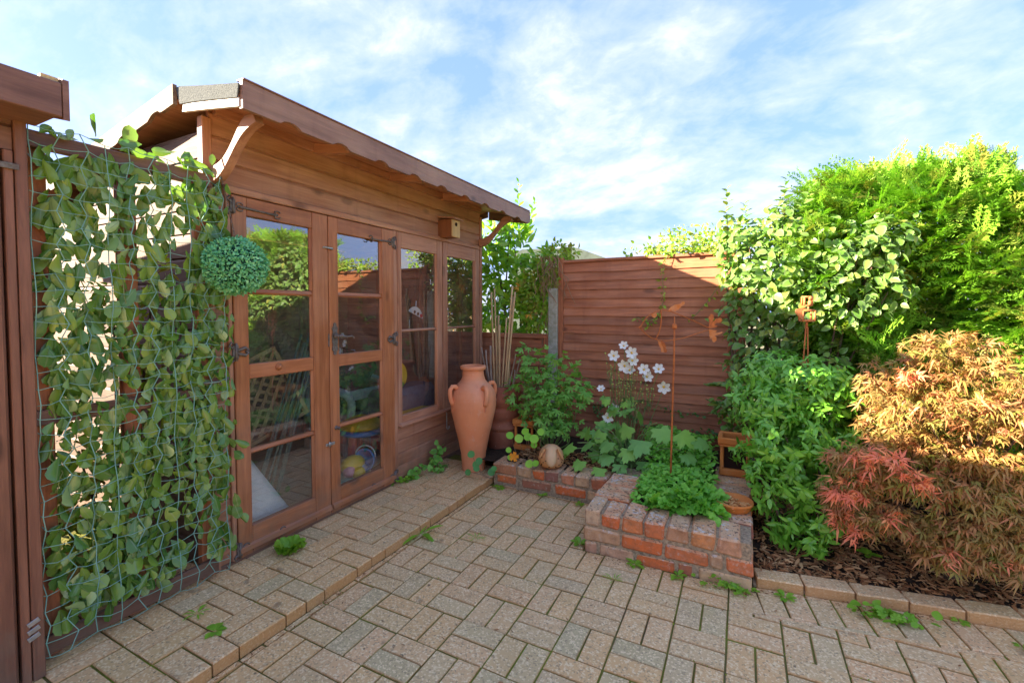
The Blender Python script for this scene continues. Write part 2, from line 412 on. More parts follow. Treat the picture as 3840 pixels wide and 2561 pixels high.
def glass_mat():
    m, t = newmat('window_glass')
    fr = nd(t, 'ShaderNodeFresnel', {'IOR': 1.52})
    c = nd(t, 'ShaderNodeTexCoord').outputs['Object']
    w = noise(t, c, 3.0, 2)
    bn = bumpn(t, w, 0.015, 0.01)
    gl = nd(t, 'ShaderNodeBsdfGlossy', {'Color': (1, 1, 1), 'Roughness': 0.004, 'Normal': bn})
    tr = nd(t, 'ShaderNodeBsdfTransparent', {'Color': (0.96, 0.98, 0.97)})
    ff = mth(t, 'SUBTRACT', 1.0, nd(t, 'ShaderNodeNewGeometry').outputs['Backfacing'])   # the far face of the pane adds no second mirror
    refl = mth(t, 'MULTIPLY', mth(t, 'MULTIPLY', fr.outputs[0], 4.6, clamp=True), ff)
    mx = nd(t, 'ShaderNodeMixShader', {0: refl, 1: tr.outputs[0], 2: gl.outputs[0]})
    dirt = nd(t, 'ShaderNodeBsdfDiffuse', {'Color': (0.55, 0.52, 0.46)})
    dn = ramp(t, noise(t, c, 7.0, 7, 0.7), [(0.45, 0.01), (0.85, 0.06)])
    mx2 = nd(t, 'ShaderNodeMixShader', {0: dn, 1: mx.outputs[0], 2: dirt.outputs[0]})
    finish(t, mx2.outputs[0]); return m
M_glass = glass_mat()

def leafmat(name, cols, rough=0.42, spec=0.4, trans=0.35, edge=None, vein=None):
    m, t = newmat(name)
    oi = nd(t, 'ShaderNodeObjectInfo').outputs['Random']
    at = nd(t, 'ShaderNodeAttribute', attribute_name='rnd').outputs['Fac']
    r = mth(t, 'FRACT', mth(t, 'ADD', oi, at))
    cols = [(min(.9, c_[0]*1.6), min(.9, c_[1]*1.6), c_[2]*1.05) for c_ in cols]
    n = len(cols)
    c = ramp(t, r, [(i / max(1, n - 1), col) for i, col in enumerate(cols)])
    g = nd(t, 'ShaderNodeNewGeometry')
    bl = noise(t, g.outputs['Position'], 30, 3)
    c = mix(t, mth(t, 'MULTIPLY', bl, 0.35), c, [x * 0.6 for x in cols[0]])
    lx = nd(t, 'ShaderNodeAttribute', attribute_name='lx').outputs['Fac']
    if edge:
        c = mix(t, ramp(t, lx, [(0.55, 0.0), (0.80, 0.8)]), c, edge)
    if vein:
        c = mix(t, ramp(t, lx, [(0.0, 0.75), (0.16, 0.0)]), c, vein)
    b = pbsdf(t, c, rough, spec)
    c2 = mix(t, 1.0, c, (1.25, 1.35, 0.6), 'MULTIPLY')
    tr = nd(t, 'ShaderNodeBsdfTranslucent', {'Color': c2})
    mx = nd(t, 'ShaderNodeMixShader', {0: trans, 1: b.outputs[0], 2: tr.outputs[0]})
    finish(t, mx.outputs[0]); return m
L_ivy = leafmat('artificial_ivy_leaf', [(0.045, 0.12, 0.03), (0.085, 0.17, 0.03), (0.14, 0.235, 0.045), (0.06, 0.15, 0.06), (0.19, 0.27, 0.055), (0.09, 0.19, 0.065), (0.30, 0.39, 0.25)], 0.25, 0.6, 0.25, vein=(0.2, 0.30, 0.12))
L_con = leafmat('conifer_spray', [(0.085, 0.20, 0.02), (0.12, 0.26, 0.03), (0.17, 0.32, 0.04), (0.22, 0.36, 0.07), (0.20, 0.17, 0.05)], 0.6, 0.25, 0.3)
L_var = leafmat('pale_green_leaf', [(0.08, 0.17, 0.035), (0.10, 0.21, 0.05), (0.13, 0.235, 0.06), (0.10, 0.19, 0.06), (0.15, 0.26, 0.08), (0.28, 0.27, 0.07)], 0.42, 0.4, 0.3, edge=(0.21, 0.29, 0.12))
L_glo = leafmat('glossy_bright_leaf', [(0.085, 0.23, 0.03), (0.12, 0.30, 0.04), (0.17, 0.37, 0.06)], 0.28, 0.5, 0.3, vein=(0.24, 0.42, 0.12))
L_map = leafmat('maple_leaf', [(0.19, 0.14, 0.045), (0.30, 0.145, 0.075), (0.35, 0.135, 0.09), (0.15, 0.155, 0.04), (0.33, 0.17, 0.10), (0.12, 0.15, 0.035), (0.37, 0.125, 0.095), (0.17, 0.175, 0.045)], 0.5, 0.3, 0.3)
L_mapr = leafmat('pink_maple_leaf', [(0.62, 0.15, 0.115), (0.70, 0.20, 0.16), (0.62, 0.24, 0.12)], 0.5, 0.3, 0.3)
L_lau = leafmat('laurel_leaf', [(0.08, 0.20, 0.02), (0.13, 0.28, 0.03), (0.20, 0.36, 0.045), (0.28, 0.42, 0.06)], 0.33, 0.5, 0.35)
L_peo = leafmat('soft_lobed_leaf', [(0.10, 0.25, 0.06), (0.13, 0.29, 0.07), (0.18, 0.35, 0.09)], 0.5, 0.3, 0.3)
L_big = leafmat('broad_lobed_leaf', [(0.13, 0.27, 0.09), (0.16, 0.32, 0.10), (0.20, 0.36, 0.07)], 0.5, 0.35, 0.25)
L_gc = leafmat('ground_cover_leaf', [(0.10, 0.28, 0.04), (0.15, 0.36, 0.055), (0.21, 0.43, 0.07)], 0.45, 0.35, 0.3)
L_nas = leafmat('round_bright_leaf', [(0.16, 0.36, 0.035), (0.21, 0.42, 0.045), (0.26, 0.46, 0.07)], 0.45, 0.35, 0.3)
L_nasd = leafmat('round_dark_leaf', [(0.055, 0.18, 0.06), (0.07, 0.21, 0.055)], 0.45, 0.35, 0.2)
L_wd = leafmat('weed_leaf', [(0.13, 0.27, 0.03), (0.19, 0.34, 0.045)], 0.45, 0.35, 0.3)
L_top = leafmat('topiary_leaf', [(0.07, 0.28, 0.19), (0.12, 0.37, 0.27), (0.22, 0.47, 0.37), (0.10, 0.33, 0.22)], 0.5, 0.35, 0.15)
L_ivs = leafmat('small_ivy_leaf', [(0.05, 0.13, 0.04), (0.10, 0.19, 0.06)], 0.4, 0.4, 0.2)
L_far = leafmat('far_shrub_leaf', [(0.12, 0.24, 0.03), (0.2, 0.33, 0.045), (0.26, 0.32, 0.07), (0.20, 0.15, 0.06)], 0.5, 0.3, 0.35)
L_pet = leafmat('white_petal', [(0.80, 0.80, 0.76), (0.84, 0.83, 0.80)], 0.6, 0.2, 0.2)
L_ora = leafmat('orange_petal', [(0.85, 0.16, 0.02), (0.85, 0.20, 0.02)], 0.5, 0.2, 0.2)
L_chip = leafmat('bark_chip', [(0.10, 0.045, 0.025), (0.22, 0.10, 0.055), (0.36, 0.19, 0.12), (0.16, 0.062, 0.035), (0.46, 0.28, 0.19), (0.10, 0.045, 0.03), (0.28, 0.11, 0.06)], 0.85, 0.15, 0.0)
M_bud = simple('yellow_green_bud', (0.42, 0.44, 0.10), 0.6, 0.3, bump=0)

# ------------------------------------------------------------------ leaf templates: (verts Nx3, faces, lx per vertex)
def tpl_ovate(w=0.5, fold=0.10, curl=0.15, n=4, peak=0.42, tip=1.0, petiole=0.0):
    """leaf along +y, length 1; lx = 0 at midrib, 1 at edge"""
    vs = []; lx = []; fs = []
    rows = []
    for i in range(n + 1):
        s = i / n
        ww = 0.5 * w * (math.sin(math.pi * min(1, s ** (math.log(0.5) / math.log(peak)))) ** 0.8 if 0 < i < n else 0)
        z = -curl * s * s
        if ww < 1e-4: rows.append((len(vs),)); vs.append((0, s, z)); lx.append(0.3)
        else:
            b = len(vs); rows.append((b, b + 1, b + 2))
            vs += [(-ww, s, z + fold * ww * 2), (0, s, z), (ww, s, z + fold * ww * 2)]; lx += [1, 0, 1]
    for a, b in zip(rows, rows[1:]):
        if len(a) == 1 and len(b) == 3: fs += [(a[0], b[1], b[0]), (a[0], b[2], b[1])]
        elif len(a) == 3 and len(b) == 3: fs += [(a[0], a[1], b[1], b[0]), (a[1], a[2], b[2], b[1])]
        else: fs += [(a[0], a[1], b[0]), (a[1], a[2], b[0])]
    return np.array(vs, float), fs, np.array(lx, float)
def tpl_fan(outline, zf=lambda x, y: 0.0, c=(0, 0.35)):
    vs = [(c[0], c[1], zf(*c))] + [(x, y, zf(x, y)) for x, y in outline]
    n = len(outline)
    return np.array(vs, float), [(0, 1 + i, 1 + (i + 1) % n) for i in range(n)], np.array([0.0] + [1.0] * n)
def tpl_lobed(lobes=5, depth=0.45, spread=250, teeth=1, droop=0.25):
    out = []
    for i in range(lobes):
        a0 = -spread / 2 + spread * (i + 0.5) / lobes
        da = spread / lobes / 2
        L = 0.62 * (1.0 - 0.30 * abs(a0) / (spread / 2))
        for k, (fa, fr) in enumerate([(-1, 1 - depth), (-0.5, 0.86), (-0.28, 0.80), (0, 1.0), (0.28, 0.80), (0.5, 0.86)]):
            a = R(a0 + fa * da)
            out.append((math.sin(a) * L * fr, 0.40 + math.cos(a) * L * fr))
    out.append((0.0, 0.30))
    return tpl_fan(out, lambda x, y: -droop * (x * x * 1.2 + (y - .3) ** 2) + 0.03 * math.sin(9 * x), (0, 0.36))
def tpl_palm(n=7, droop=0.2, seed=0):
    vs = []; fs = []; lx = []; rg = random.Random(seed)
    for i in range(n):
        f = (i - (n - 1) / 2) / ((n - 1) / 2)
        a = R(f * 125 + rg.uniform(-8, 8)); L = 0.78 * (1 - 0.45 * f * f) * rg.uniform(.75, 1.12); dr_ = droop * rg.uniform(.4, 1.8)
        d = np.array((math.sin(a), math.cos(a), 0)); p = np.array((d[1], -d[0], 0))
        o = np.array((0, 0.22, 0)); w = 0.085 * (1 - 0.25 * abs(f))
        b = len(vs)
        vs += [o, o + d * L * 0.45 - p * w + (0, 0, 0.02), o + d * L + (0, 0, -dr_ * L), o + d * L * 0.45 + p * w + (0, 0, 0.02)]
        fs.append((b, b + 3, b + 2, b + 1)); lx += [0, 1, .5, 1]
    return np.array(vs, float), fs, np.array(lx, float)
def tpl_disc(n=12, cone=0.10):
    o = [(0.5 * math.cos(2 * math.pi * i / n) * random.uniform(.94, 1.04), 0.5 * math.sin(2 * math.pi * i / n) * random.uniform(.94, 1.04)) for i in range(n)]
    return tpl_fan(o, lambda x, y: cone * (x * x + y * y) * 4 * random.uniform(.6, 1.3), (0, 0))
def tpl_frond(rng, n=10, w=0.30, droop=0.18):
    vs = []; fs = []
    def rh(p, d, L, wd):
        p = np.array(p, float); d = np.array(d, float); d /= np.linalg.norm(d)
        s = np.cross(d, (0, 0, 1)); s /= np.linalg.norm(s)
        b = len(vs); vs.extend([p, p + d * L * .45 - s * wd, p + d * L, p + d * L * .45 + s * wd]); fs.append((b, b + 3, b + 2, b + 1))
    pos = lambda s: np.array((0.05 * math.sin(3 * s), s, -droop * s * s))
    rh((0, 0, 0), (0, 1, -droop * .6), 1.0, 0.016)
    for i in range(n):
        s = 0.08 + 0.9 * i / n
        L = w * (1.15 - s) * (0.55 + 0.45 * min(1, s * 4)) * rng.uniform(.8, 1.25) + .05
        for sg in (-1, 1):
            a = R(rng.uniform(36, 52)); d = np.array((sg * math.sin(a), math.cos(a), rng.uniform(-.25, .12)))
            p = pos(s); rh(p, d, L, 0.020)
            for k in (0.35, 0.65):
                for s2 in (-1, 1):
                    a2 = a + s2 * R(38)
                    rh(p + d * L * k, (sg * math.sin(a2), math.cos(a2), d[2] + rng.uniform(-.2, .2)), L * 0.42, 0.017)
    return np.array(vs, float), fs, np.array([0.5] * len(vs))

def add_attr(me, name, arr):
    a = me.attributes.new(name, 'FLOAT', 'POINT'); a.data.foreach_set('value', np.asarray(arr, np.float32))
def tpl_mesh(name, tp, mat, smooth=True):
    me = bpy.data.meshes.new(name); me.from_pydata(tp[0].tolist(), [], tp[1]); me.materials.append(mat)
    me.polygons.foreach_set('use_smooth', [smooth] * len(tp[1]))
    add_attr(me, 'lx', tp[2]); return me
def scatter_mesh(name, tps, mats, mat, smooth=True, origin=(0, 0, 0)):
    """join copies of templates (array of 4x4) into one mesh with a random value per copy"""
    V = []; LV = []; LT = []; RN = []; LX = []; base = 0
    pick = RNG.integers(0, len(tps), len(mats))
    for ti, tp in enumerate(tps):
        M = mats[pick == ti]
        if len(M) == 0: continue
        v = np.c_[tp[0], np.ones(len(tp[0]))]
        P = np.einsum('nij,vj->nvi', M, v)[:, :, :3]
        n, k = P.shape[:2]
        V.append(P.reshape(-1, 3))
        lv = np.concatenate([np.array(f) for f in tp[1]]); lt = np.array([len(f) for f in tp[1]])
        LV.append((lv[None] + (np.arange(n) * k)[:, None] + base).ravel()); LT.append(np.tile(lt, n))
        RN.append(np.repeat(RNG.random(n), k)); LX.append(np.tile(tp[2], n))
        base += n * k
    V = np.concatenate(V) - np.array(origin); LV = np.concatenate(LV); LT = np.concatenate(LT)
    me = bpy.data.meshes.new(name)
    me.vertices.add(len(V)); me.vertices.foreach_set('co', V.astype(np.float32).ravel())
    me.loops.add(len(LV)); me.loops.foreach_set('vertex_index', LV.astype(np.int32))
    me.polygons.add(len(LT)); me.polygons.foreach_set('loop_start', np.r_[0, np.cumsum(LT)[:-1]].astype(np.int32))
    try: me.polygons.foreach_set('loop_total', LT.astype(np.int32))
    except Exception: pass
    me.polygons.foreach_set('use_smooth', np.full(len(LT), smooth))
    me.materials.append(mat); me.update(calc_edges=True)
    add_attr(me, 'rnd', np.concatenate(RN)); add_attr(me, 'lx', np.concatenate(LX))
    me.validate()
    return me
def frames(P, tip, nrm, size, jit=0.0, aspect=1.0):
    """matrices with +y along tip, +z towards nrm"""
    n = len(P)
    t = tip / np.linalg.norm(tip, axis=1, keepdims=True)
    if jit: t = t + RNG.normal(0, jit, (n, 3)); t /= np.linalg.norm(t, axis=1, keepdims=True)
    z = nrm - t * np.sum(nrm * t, 1, keepdims=True)
    bad = np.linalg.norm(z, axis=1) < 1e-3
    z[bad] = np.cross(t[bad], (0.3, 0.5, 0.8)); z /= np.linalg.norm(z, axis=1, keepdims=True)
    x = np.cross(t, z)
    M = np.zeros((n, 4, 4)); s = np.asarray(size).reshape(-1, 1) * np.ones((n, 1))
    M[:, :3, 0] = x * s * np.asarray(aspect).reshape(-1, 1); M[:, :3, 1] = t * s; M[:, :3, 2] = z * s; M[:, :3, 3] = P; M[:, 3, 3] = 1
    return M
def blob_points(blobs, n, lo=0.55, weights=None):
    B = np.array([(b[0], b[1], b[2], b[3], b[4] if len(b) > 4 else b[3], b[5] if len(b) > 5 else b[3]) for b in blobs], float)
    w = (B[:, 3] * B[:, 4] + B[:, 3] * B[:, 5]) if weights is None else np.array(weights, float)
    k = RNG.choice(len(B), n, p=w / w.sum())
    d = RNG.normal(size=(n, 3)); d /= np.linalg.norm(d, axis=1, keepdims=True)
    r = RNG.uniform(lo ** 2, 1.08, n) ** 0.5
    ra = B[k][:, [3, 5, 4]]
    P = B[k, :3] + d * ra * r[:, None]
    N = d / ra; N /= np.linalg.norm(N, axis=1, keepdims=True)
    return P, N
def to_m(a): return Matrix([list(map(float, r)) for r in a])
def foliage(parent, tps, mats, mat, n_ind=300, leaf='leaf', rest='foliage', smooth=True):
    P = mats[:, :3, 3]; d = np.linalg.norm(P - np.array(CAM), axis=1)
    o = np.argsort(d + RNG.uniform(0, 0.12, len(d)))
    mats = mats[o]; n_ind = min(n_ind, len(mats))
    mes = [tpl_mesh(leaf, tp, mat, smooth) for tp in tps]
    for i in range(n_ind): link(leaf, mes[i % len(mes)], parent, to_m(mats[i]))
    if len(mats) > n_ind:
        og = tuple(WM[parent].translation)
        ob = link(rest, scatter_mesh(rest, tps, mats[n_ind:], mat, smooth, og), parent, Matrix.Translation(og)); stuff(ob)

OV1 = tpl_ovate(0.52, 0.12, 0.18, 5, 0.45); OV2 = tpl_ovate(0.44, 0.05, 0.30, 5, 0.45); OV3 = tpl_ovate(0.58, 0.2, 0.08, 5, 0.42)
BR1 = tpl_ovate(0.78, 0.10, 0.15, 5, 0.42); BR2 = tpl_ovate(0.68, 0.22, 0.25, 5, 0.40)
PALM = [tpl_palm(n_, d_, k_) for k_, (n_, d_) in enumerate([(7, .15), (7, .45), (5, .3), (7, .8), (5, .7), (7, .3), (6, 1.0)])]
LOB = [tpl_lobed(5, 0.45, 260), tpl_lobed(7, 0.40, 280), tpl_lobed(5, 0.5, 230, droop=0.4)]
LOBD = [tpl_lobed(3, 0.68, 170), tpl_lobed(5, 0.68, 230, droop=0.4)]
TINY = [tpl_ovate(0.6, 0.15, 0.2, 2, 0.5)]
FROND = [tpl_frond(np.random.default_rng(i), 9, 0.30, 0.1 + 0.1 * i) for i in range(4)]

# ================================================================== SETTING
gm = MB(); gm.add([(-60, -60, -.07), (60, -60, -.07), (60, 80, -.07), (-60, 80, -.07)], [(0, 1, 2, 3)])
structure(gm.build('ground', M_ground, origin=(0, 0, -.07)))

STEP_X = -1.715; HX = -2.30; TZ = 0.05
def clip(poly, a, b, c):
    """keep a*x+b*y<=c"""
    out = []
    for i, p in enumerate(poly):
        q = poly[(i + 1) % len(poly)]
        dp = a*p[0]+b*p[1]-c; dq = a*q[0]+b*q[1]-c
        if dp <= 0: out.append(p)
        if dp * dq < 0:
            s = dp / (dp - dq); out.append((p[0]+(q[0]-p[0])*s, p[1]+(q[1]-p[1])*s))
    return out
def area(p): return 0.5 * abs(sum(p[i][0]*p[(i+1) % len(p)][1]-p[(i+1) % len(p)][0]*p[i][1] for i in range(len(p))))
def paver_poly(mb, poly, zt, thick=0.05, ch=0.004):
    n = len(poly); cx = sum(p[0] for p in poly)/n; cy = sum(p[1] for p in poly)/n
    ins = []
    for x, y in poly:
        d = math.hypot(x-cx, y-cy); k = 1 - ch*1.4/d; ins.append((cx+(x-cx)*k, cy+(y-cy)*k))
    jz = [random.uniform(-.0016, .0016) for _ in range(n)]
    vs = [(x, y, zt-thick) for x, y in poly] + [(x, y, zt-ch+j) for (x, y), j in zip(poly, jz)] + [(x, y, zt+j) for (x, y), j in zip(ins, jz)]
    fs = [tuple(range(2*n, 3*n))] + [(i, (i+1) % n, n+(i+1) % n, n+i) for i in range(n)] + [(n+i, n+(i+1) % n, 2*n+(i+1) % n, 2*n+i) for i in range(n)]
    if sum(poly[i][0]*poly[(i+1) % n][1]-poly[(i+1) % n][0]*poly[i][1] for i in range(n)) < 0: fs = [f[::-1] for f in fs]
    return mb.add(vs, fs)
CF = Vector((math.sin(-.468), math.cos(.468))); CR = Vector((math.cos(.468), math.sin(.468)))
def in_view(x, y, z=0.0):
    d = CF.x*x + CF.y*y; l = CR.x*x + CR.y*y
    if d < 0.3: return False
    return abs(l/d) < 1.22 and (CAM.z - z)/d < 0.90
KA = math.atan2(0.165, 1.0)                                # the kerb runs at a slight angle
def kerb_y(x): return 2.475 + 0.165 * (x - 0.07)
structure(MB().box(-5.5, 6, -6, 3.4, -.062, -.007).build('patio', M_bed, origin=(0, 0, -.007)))
patio = [o for o in COL.objects if o.name == 'patio'][0]
GX, GY, SX, SY, J = -1.478, 1.640, 0.206, 0.196, 0.0036
rest = MB(); nrest = 0
def lay(poly, par, zt, name='paver', thick=.05):
    global nrest
    if len(poly) < 3 or area(poly) < 0.0012: return
    cx = sum(p[0] for p in poly)/len(poly); cy = sum(p[1] for p in poly)/len(poly)
    dz = random.uniform(-.0025, .0025)
    if any(in_view(x, y, zt) for x, y in poly):
        a = random.gauss(0, .006); ca, sa = math.cos(a), math.sin(a)
        poly = [(cx+(x-cx)*ca-(y-cy)*sa, cy+(x-cx)*sa+(y-cy)*ca) for x, y in poly]
        paver_poly(MB(), poly, zt+dz, thick)
        mb = MB(); paver_poly(mb, poly, zt+dz, thick); mb.build(name, M_paver, par, (cx, cy, zt))
        return
    paver_poly(rest, poly, zt+dz, thick)
for iu in range(-2, 24):
    for iv in range(-26, 8):
        x0 = GX + iu*SX; y0 = GY + iv*SY
        for k in (0, 1):
            if (iu + iv) % 2 == 0: r = (x0 + k*SX/2, x0 + (k+1)*SX/2, y0, y0 + SY)
            else: r = (x0, x0 + SX, y0 + k*SY/2, y0 + (k+1)*SY/2)
            p = [(r[0]+J, r[2]+J), (r[1]-J, r[2]+J), (r[1]-J, r[3]-J), (r[0]+J, r[3]-J)]
            p = clip(p, -1, 0, -STEP_X - .004)
            p = clip(p, 0, 1, 3.03) if p else p
            if not p: continue
            if min(q[0] for q in p) < -.79 < max(q[0] for q in p) and max(q[1] for q in p) > 2.44:
                p2 = clip(p, 1, 0, -.784); p2 = clip(p2, 0, -1, -2.434) if p2 else p2
                if p2: lay(p2, patio, 0.0)
            if max(q[0] for q in p) > -.78:
                if min(q[0] for q in p) < .07 and max(q[1] for q in p) > 2.40 : p = clip(p, 0, 1, 2.43 if max(q[0] for q in p) < .12 else 2.36)
                if p and max(q[0] for q in p) > .07: p = clip(p, -.165, 1, 2.475 - .165*.07 - .225)
            if p: lay(p, patio, 0.0)
# soldier course along the kerb, and a run of thin cut slips behind it
for i in range(34):
    c0 = 0.075 + i * 0.104
    ux, uy = math.cos(KA), math.sin(KA); wx, wy = -uy, ux
    b = (c0, kerb_y(c0))
    def P(s, q): return (b[0] + ux*s + wx*q, b[1] + uy*s + wy*q)
    lay([P(.003, -.200), P(.101, -.200), P(.101, -.004), P(.003, -.004)], patio, 0.0)
    if i % 2 == 0: lay([P(.003, -.228), P(.205, -.228), P(.205, -.205), P(.003, -.205)], patio, 0.0)
lay([(-.033, 2.240), (.030, 2.248), (.030, 2.424), (-.033, 2.424)], patio, 0.0)
lay([(.036, 2.249), (.112, 2.262), (.080, 2.424), (.036, 2.424)], patio, 0.0)
stuff(rest.build('paver_field', M_paver, patio, (0, 0, 0))); rest = MB()
# raised terrace strip in front of the summerhouse
terrace = structure(MB().box(-2.55, STEP_X - .012, -3.0, 3.40, -.055, TZ - .008).build('terrace', M_bed, origin=(-2, 1, -.055)))
for iu in range(0, 4):
    for iv in range(-20, 9):
        x1 = STEP_X - iu*.2015; y0 = 1.46 + iv*.2015
        for k in (0, 1):
            if (iu + iv) % 2 == 0: r = (x1-.2015 + k*.10075, x1-.2015 + (k+1)*.10075, y0, y0 + .2015)
            else: r = (x1-.2015, x1, y0 + k*.10075, y0 + (k+1)*.10075)
            p = [(r[0]+J, r[2]+J), (r[1]-J, r[2]+J), (r[1]-J, r[3]-J), (r[0]+J, r[3]-J)]
            if iu == 0: p = [(q[0] + (.0026 if abs(q[0]-x1) < .01 else 0), q[1]) for q in p]
            p = clip(p, 0, 1, 3.34); p = clip(p, -1, 0, 2.55) if p else p
            if p: lay(p, terrace, TZ, thick=.052 if iu == 0 else .04)
stuff(rest.build('paver_field', M_paver, terrace, (-2, 0, TZ)))

# kerb of edging bricks and the mulched bed behind it
kerb = structure(MB().prism([(0.07, 2.49), (3.6, 2.49+.165*3.53), (3.6, 2.57+.165*3.53), (.07, 2.57)], (0, 0, -.06), (1, 0, 0), (0, 1, 0), (0, 0, .07)).build('kerb', M_mortar))
for i in range(17):
    c0 = 0.078 + i*.205*math.cos(KA); z = .048 - .004*(i > 2) + random.uniform(-.004, .004)
    rot = Matrix.Rotation(KA + random.gauss(0, .02), 3, 'Z')
    c = Vector((c0 + .1*math.cos(KA), kerb_y(c0) + .1*math.sin(KA) + .052, z - .05))
    mb = MB().obox(c, (.0995, .049, .05), rot, .005, .0015); mb.build('edging_brick', M_paver, kerb)
nx, ny = 70, 40; vs = []; fs = []
for j in range(ny+1):
    for i in range(nx+1):
        x = 0.068 + 4.4*i/nx; yb = kerb_y(x) + .095; y = yb + (5.2 - yb)*(j/ny)**1.3
        z = .028 + .05*min(1, (y - yb)/.5) + .012*math.sin(x*17 + y*9) + .010*math.sin(x*31 - y*23)
        if j == 0: z = .0
        vs.append((x, y, z))
for j in range(ny):
    for i in range(nx): a = j*(nx+1)+i; fs.append((a, a+1, a+nx+2, a+nx+1))
bedm = MB().add(vs, fs, True)
bed = structure(bedm.build('flower_bed', M_soil, origin=(1.5, 3.2, 0)))
n = 9500
X = RNG.uniform(.09, 2.2, n); Y0 = 2.475+.165*(X-.07)+.10; Y = Y0 + RNG.uniform(0, 1, n)**1.25 * 1.1
Z = .036 + .05*np.minimum(1, (Y-Y0)/.5) + .012*np.sin(X*17+Y*9) + .010*np.sin(X*31-Y*23) + RNG.uniform(0, .018, n)
an = RNG.uniform(0, 6.28, n)
M = frames(np.c_[X, Y, Z], np.c_[np.cos(an), np.sin(an), RNG.normal(0, .28, n)], np.c_[RNG.normal(0, .5, (n, 2)), np.ones(n)], RNG.uniform(.010, .046, n))
cv = [(-.10, 0, 0), (.08, .03, 0.01), (.13, .55, .05), (.05, 1, 0), (-.06, .93, .02), (-.12, .45, .04)]
chipt = []
for s in (1, .6, 1.5):
    a = [(x*s, y, z) for x, y, z in cv]; b = [(x*s, y, z-.09) for x, y, z in cv]
    chipt.append((np.array(a+b, float), [(0, 1, 2, 3, 4, 5)] + [(i, i+6, (i+1) % 6+6, (i+1) % 6) for i in range(6)], np.full(12, .5)))
stuff(link('bark_chips', scatter_mesh('bark_chips', chipt, M, L_chip, False, (1, 3, 0)), bed, T(1, 3, 0)))

# grit and fallen bits caught against the step and in the corners
n = 900
gx = np.r_[STEP_X + np.abs(RNG.normal(0, .03, n//2)) + .004, RNG.uniform(-1.65, 1.0, n - n//2)]
gy = np.r_[RNG.uniform(.6, 3.0, n//2), np.zeros(n - n//2)]
xx_ = gx[n//2:]; gy[n//2:] = np.where(xx_ < -.8, 3.015, np.where(xx_ < .07, 2.415, 2.47 + .165*(xx_-.07))) - np.abs(RNG.normal(0, .03, n - n//2))
M = frames(np.c_[gx, gy, np.full(n, .0035)], np.c_[RNG.normal(size=(n, 2)), RNG.normal(0, .1, n)], np.c_[RNG.normal(0, .3, (n, 2)), np.ones(n)], RNG.uniform(.004, .014, n))
stuff(link('grit', scatter_mesh('grit', chipt, M, L_chip, False, (0, 2, 0)), patio, T(0, 2, 0)))
n = 60
M = frames(np.c_[RNG.uniform(-1.65, .9, n), RNG.uniform(1.2, 2.4, n), np.full(n, .005)], np.c_[RNG.normal(size=(n, 2)), RNG.normal(0, .1, n)], np.c_[RNG.normal(0, .3, (n, 2)), np.ones(n)], RNG.uniform(.005, .02, n))
stuff(link('fallen_bits', scatter_mesh('fallen_bits', chipt, M, L_chip, False, (0, 2, 0)), patio, T(0, 2, 0)))
# cushions of moss along some joints
n = 1500
k = RNG.integers(0, 12, n); jx = GX + k*SX + RNG.normal(0, .003, n); jy = RNG.uniform(.7, 2.4, n)
sw = RNG.random(n) < .5; kk = RNG.integers(-4, 5, n)
jx = np.where(sw, RNG.uniform(-1.7, .6, n), jx); jy = np.where(sw, GY + kk*SY + RNG.normal(0, .003, n), jy)
keep = (np.sin(jx*3.1 + 1)*np.sin(jy*4.3) + RNG.normal(0, .35, n) > .35) & (jx > STEP_X) & (jy < 2.40)
jx, jy = jx[keep], jy[keep]; n = len(jx)
M = frames(np.c_[jx, jy, np.full(n, -.003)], np.c_[RNG.normal(size=(n, 2)), RNG.uniform(.2, 1.0, n)], RNG.normal(0, 1, (n, 3)) + np.array([0, 0, .6]), RNG.uniform(.004, .010, n))
L_moss = leafmat('joint_moss', [(0.12, 0.17, 0.015), (0.20, 0.27, 0.02), (0.15, 0.16, 0.03)], .9, .1, .1)
stuff(link('moss', scatter_mesh('moss', TINY, M, L_moss, True, (0, 2, 0)), patio, T(0, 2, 0)))

# ------------------------------------------------------------------ brick planter
planter = thing('brick_planter', 'low L-shaped raised bed of weathered mixed red bricks on the block paving', 'planter', (-.36, 2.7, 0))
pmo = MB()
pmo.box(-.768, .058, 2.437, 2.612, -.05, .222); pmo.box(-.768, -.575, 2.612, 3.25, -.05, .218); pmo.box(-.135, .058, 2.612, 3.5, -.05, .220)
pmo.box(-1.69, -.768, 3.038, 3.205, -.05, .172)
pmo.build('mortar', M_mortar, planter)
def brick(x0, x1, y0, y1, z0, z1, jit=.003):
    j = lambda: random.uniform(-.003, .003)
    mb = MB().box(x0+j(), x1+j(), y0+j(), y1+j(), z0+j(), z1+j(), .009, jit)
    return mb.build('brick', M_brick, planter)
FY = 2.425
# base course, stretcher course, header course of the front
for x0, x1 in [(-.775, -.70), (-.69, -.50), (-.49, -.285), (-.275, -.20), (-.175, .062)]: brick(x0, x1, FY+.006, FY+.105, -.03, .052)
for x0, x1 in [(-.777, -.575), (-.563, -.352), (-.338, -.135), (-.123, -.065), (-.052, .066)]: brick(x0, x1, FY, FY+.105, .066, .138)
xs = -.777
for w in (.104, .112, .122, .108, .118, .120, .118):
    brick(xs, xs+w-.012, FY-.002, FY+.205, .152, .236+random.uniform(-.006, .006), .006); xs += w
# return walls: headers across the wall
y = 2.645
while y < 3.02:
    brick(-.777, -.562, y, y+.098, .152, .234, .005); y += .111
y = 2.645
while y < 3.45:
    brick(-.147, .066, y, y+.098, .150, .236, .004); y += .111
for yy in (2.54, 2.765, 2.99, 3.215): brick(-.04, .066, yy, yy+.212, .066, .138)
for yy in (2.54, 2.765, 2.99, 3.215): brick(-.04, .066, yy, yy+.212, -.03, .054)
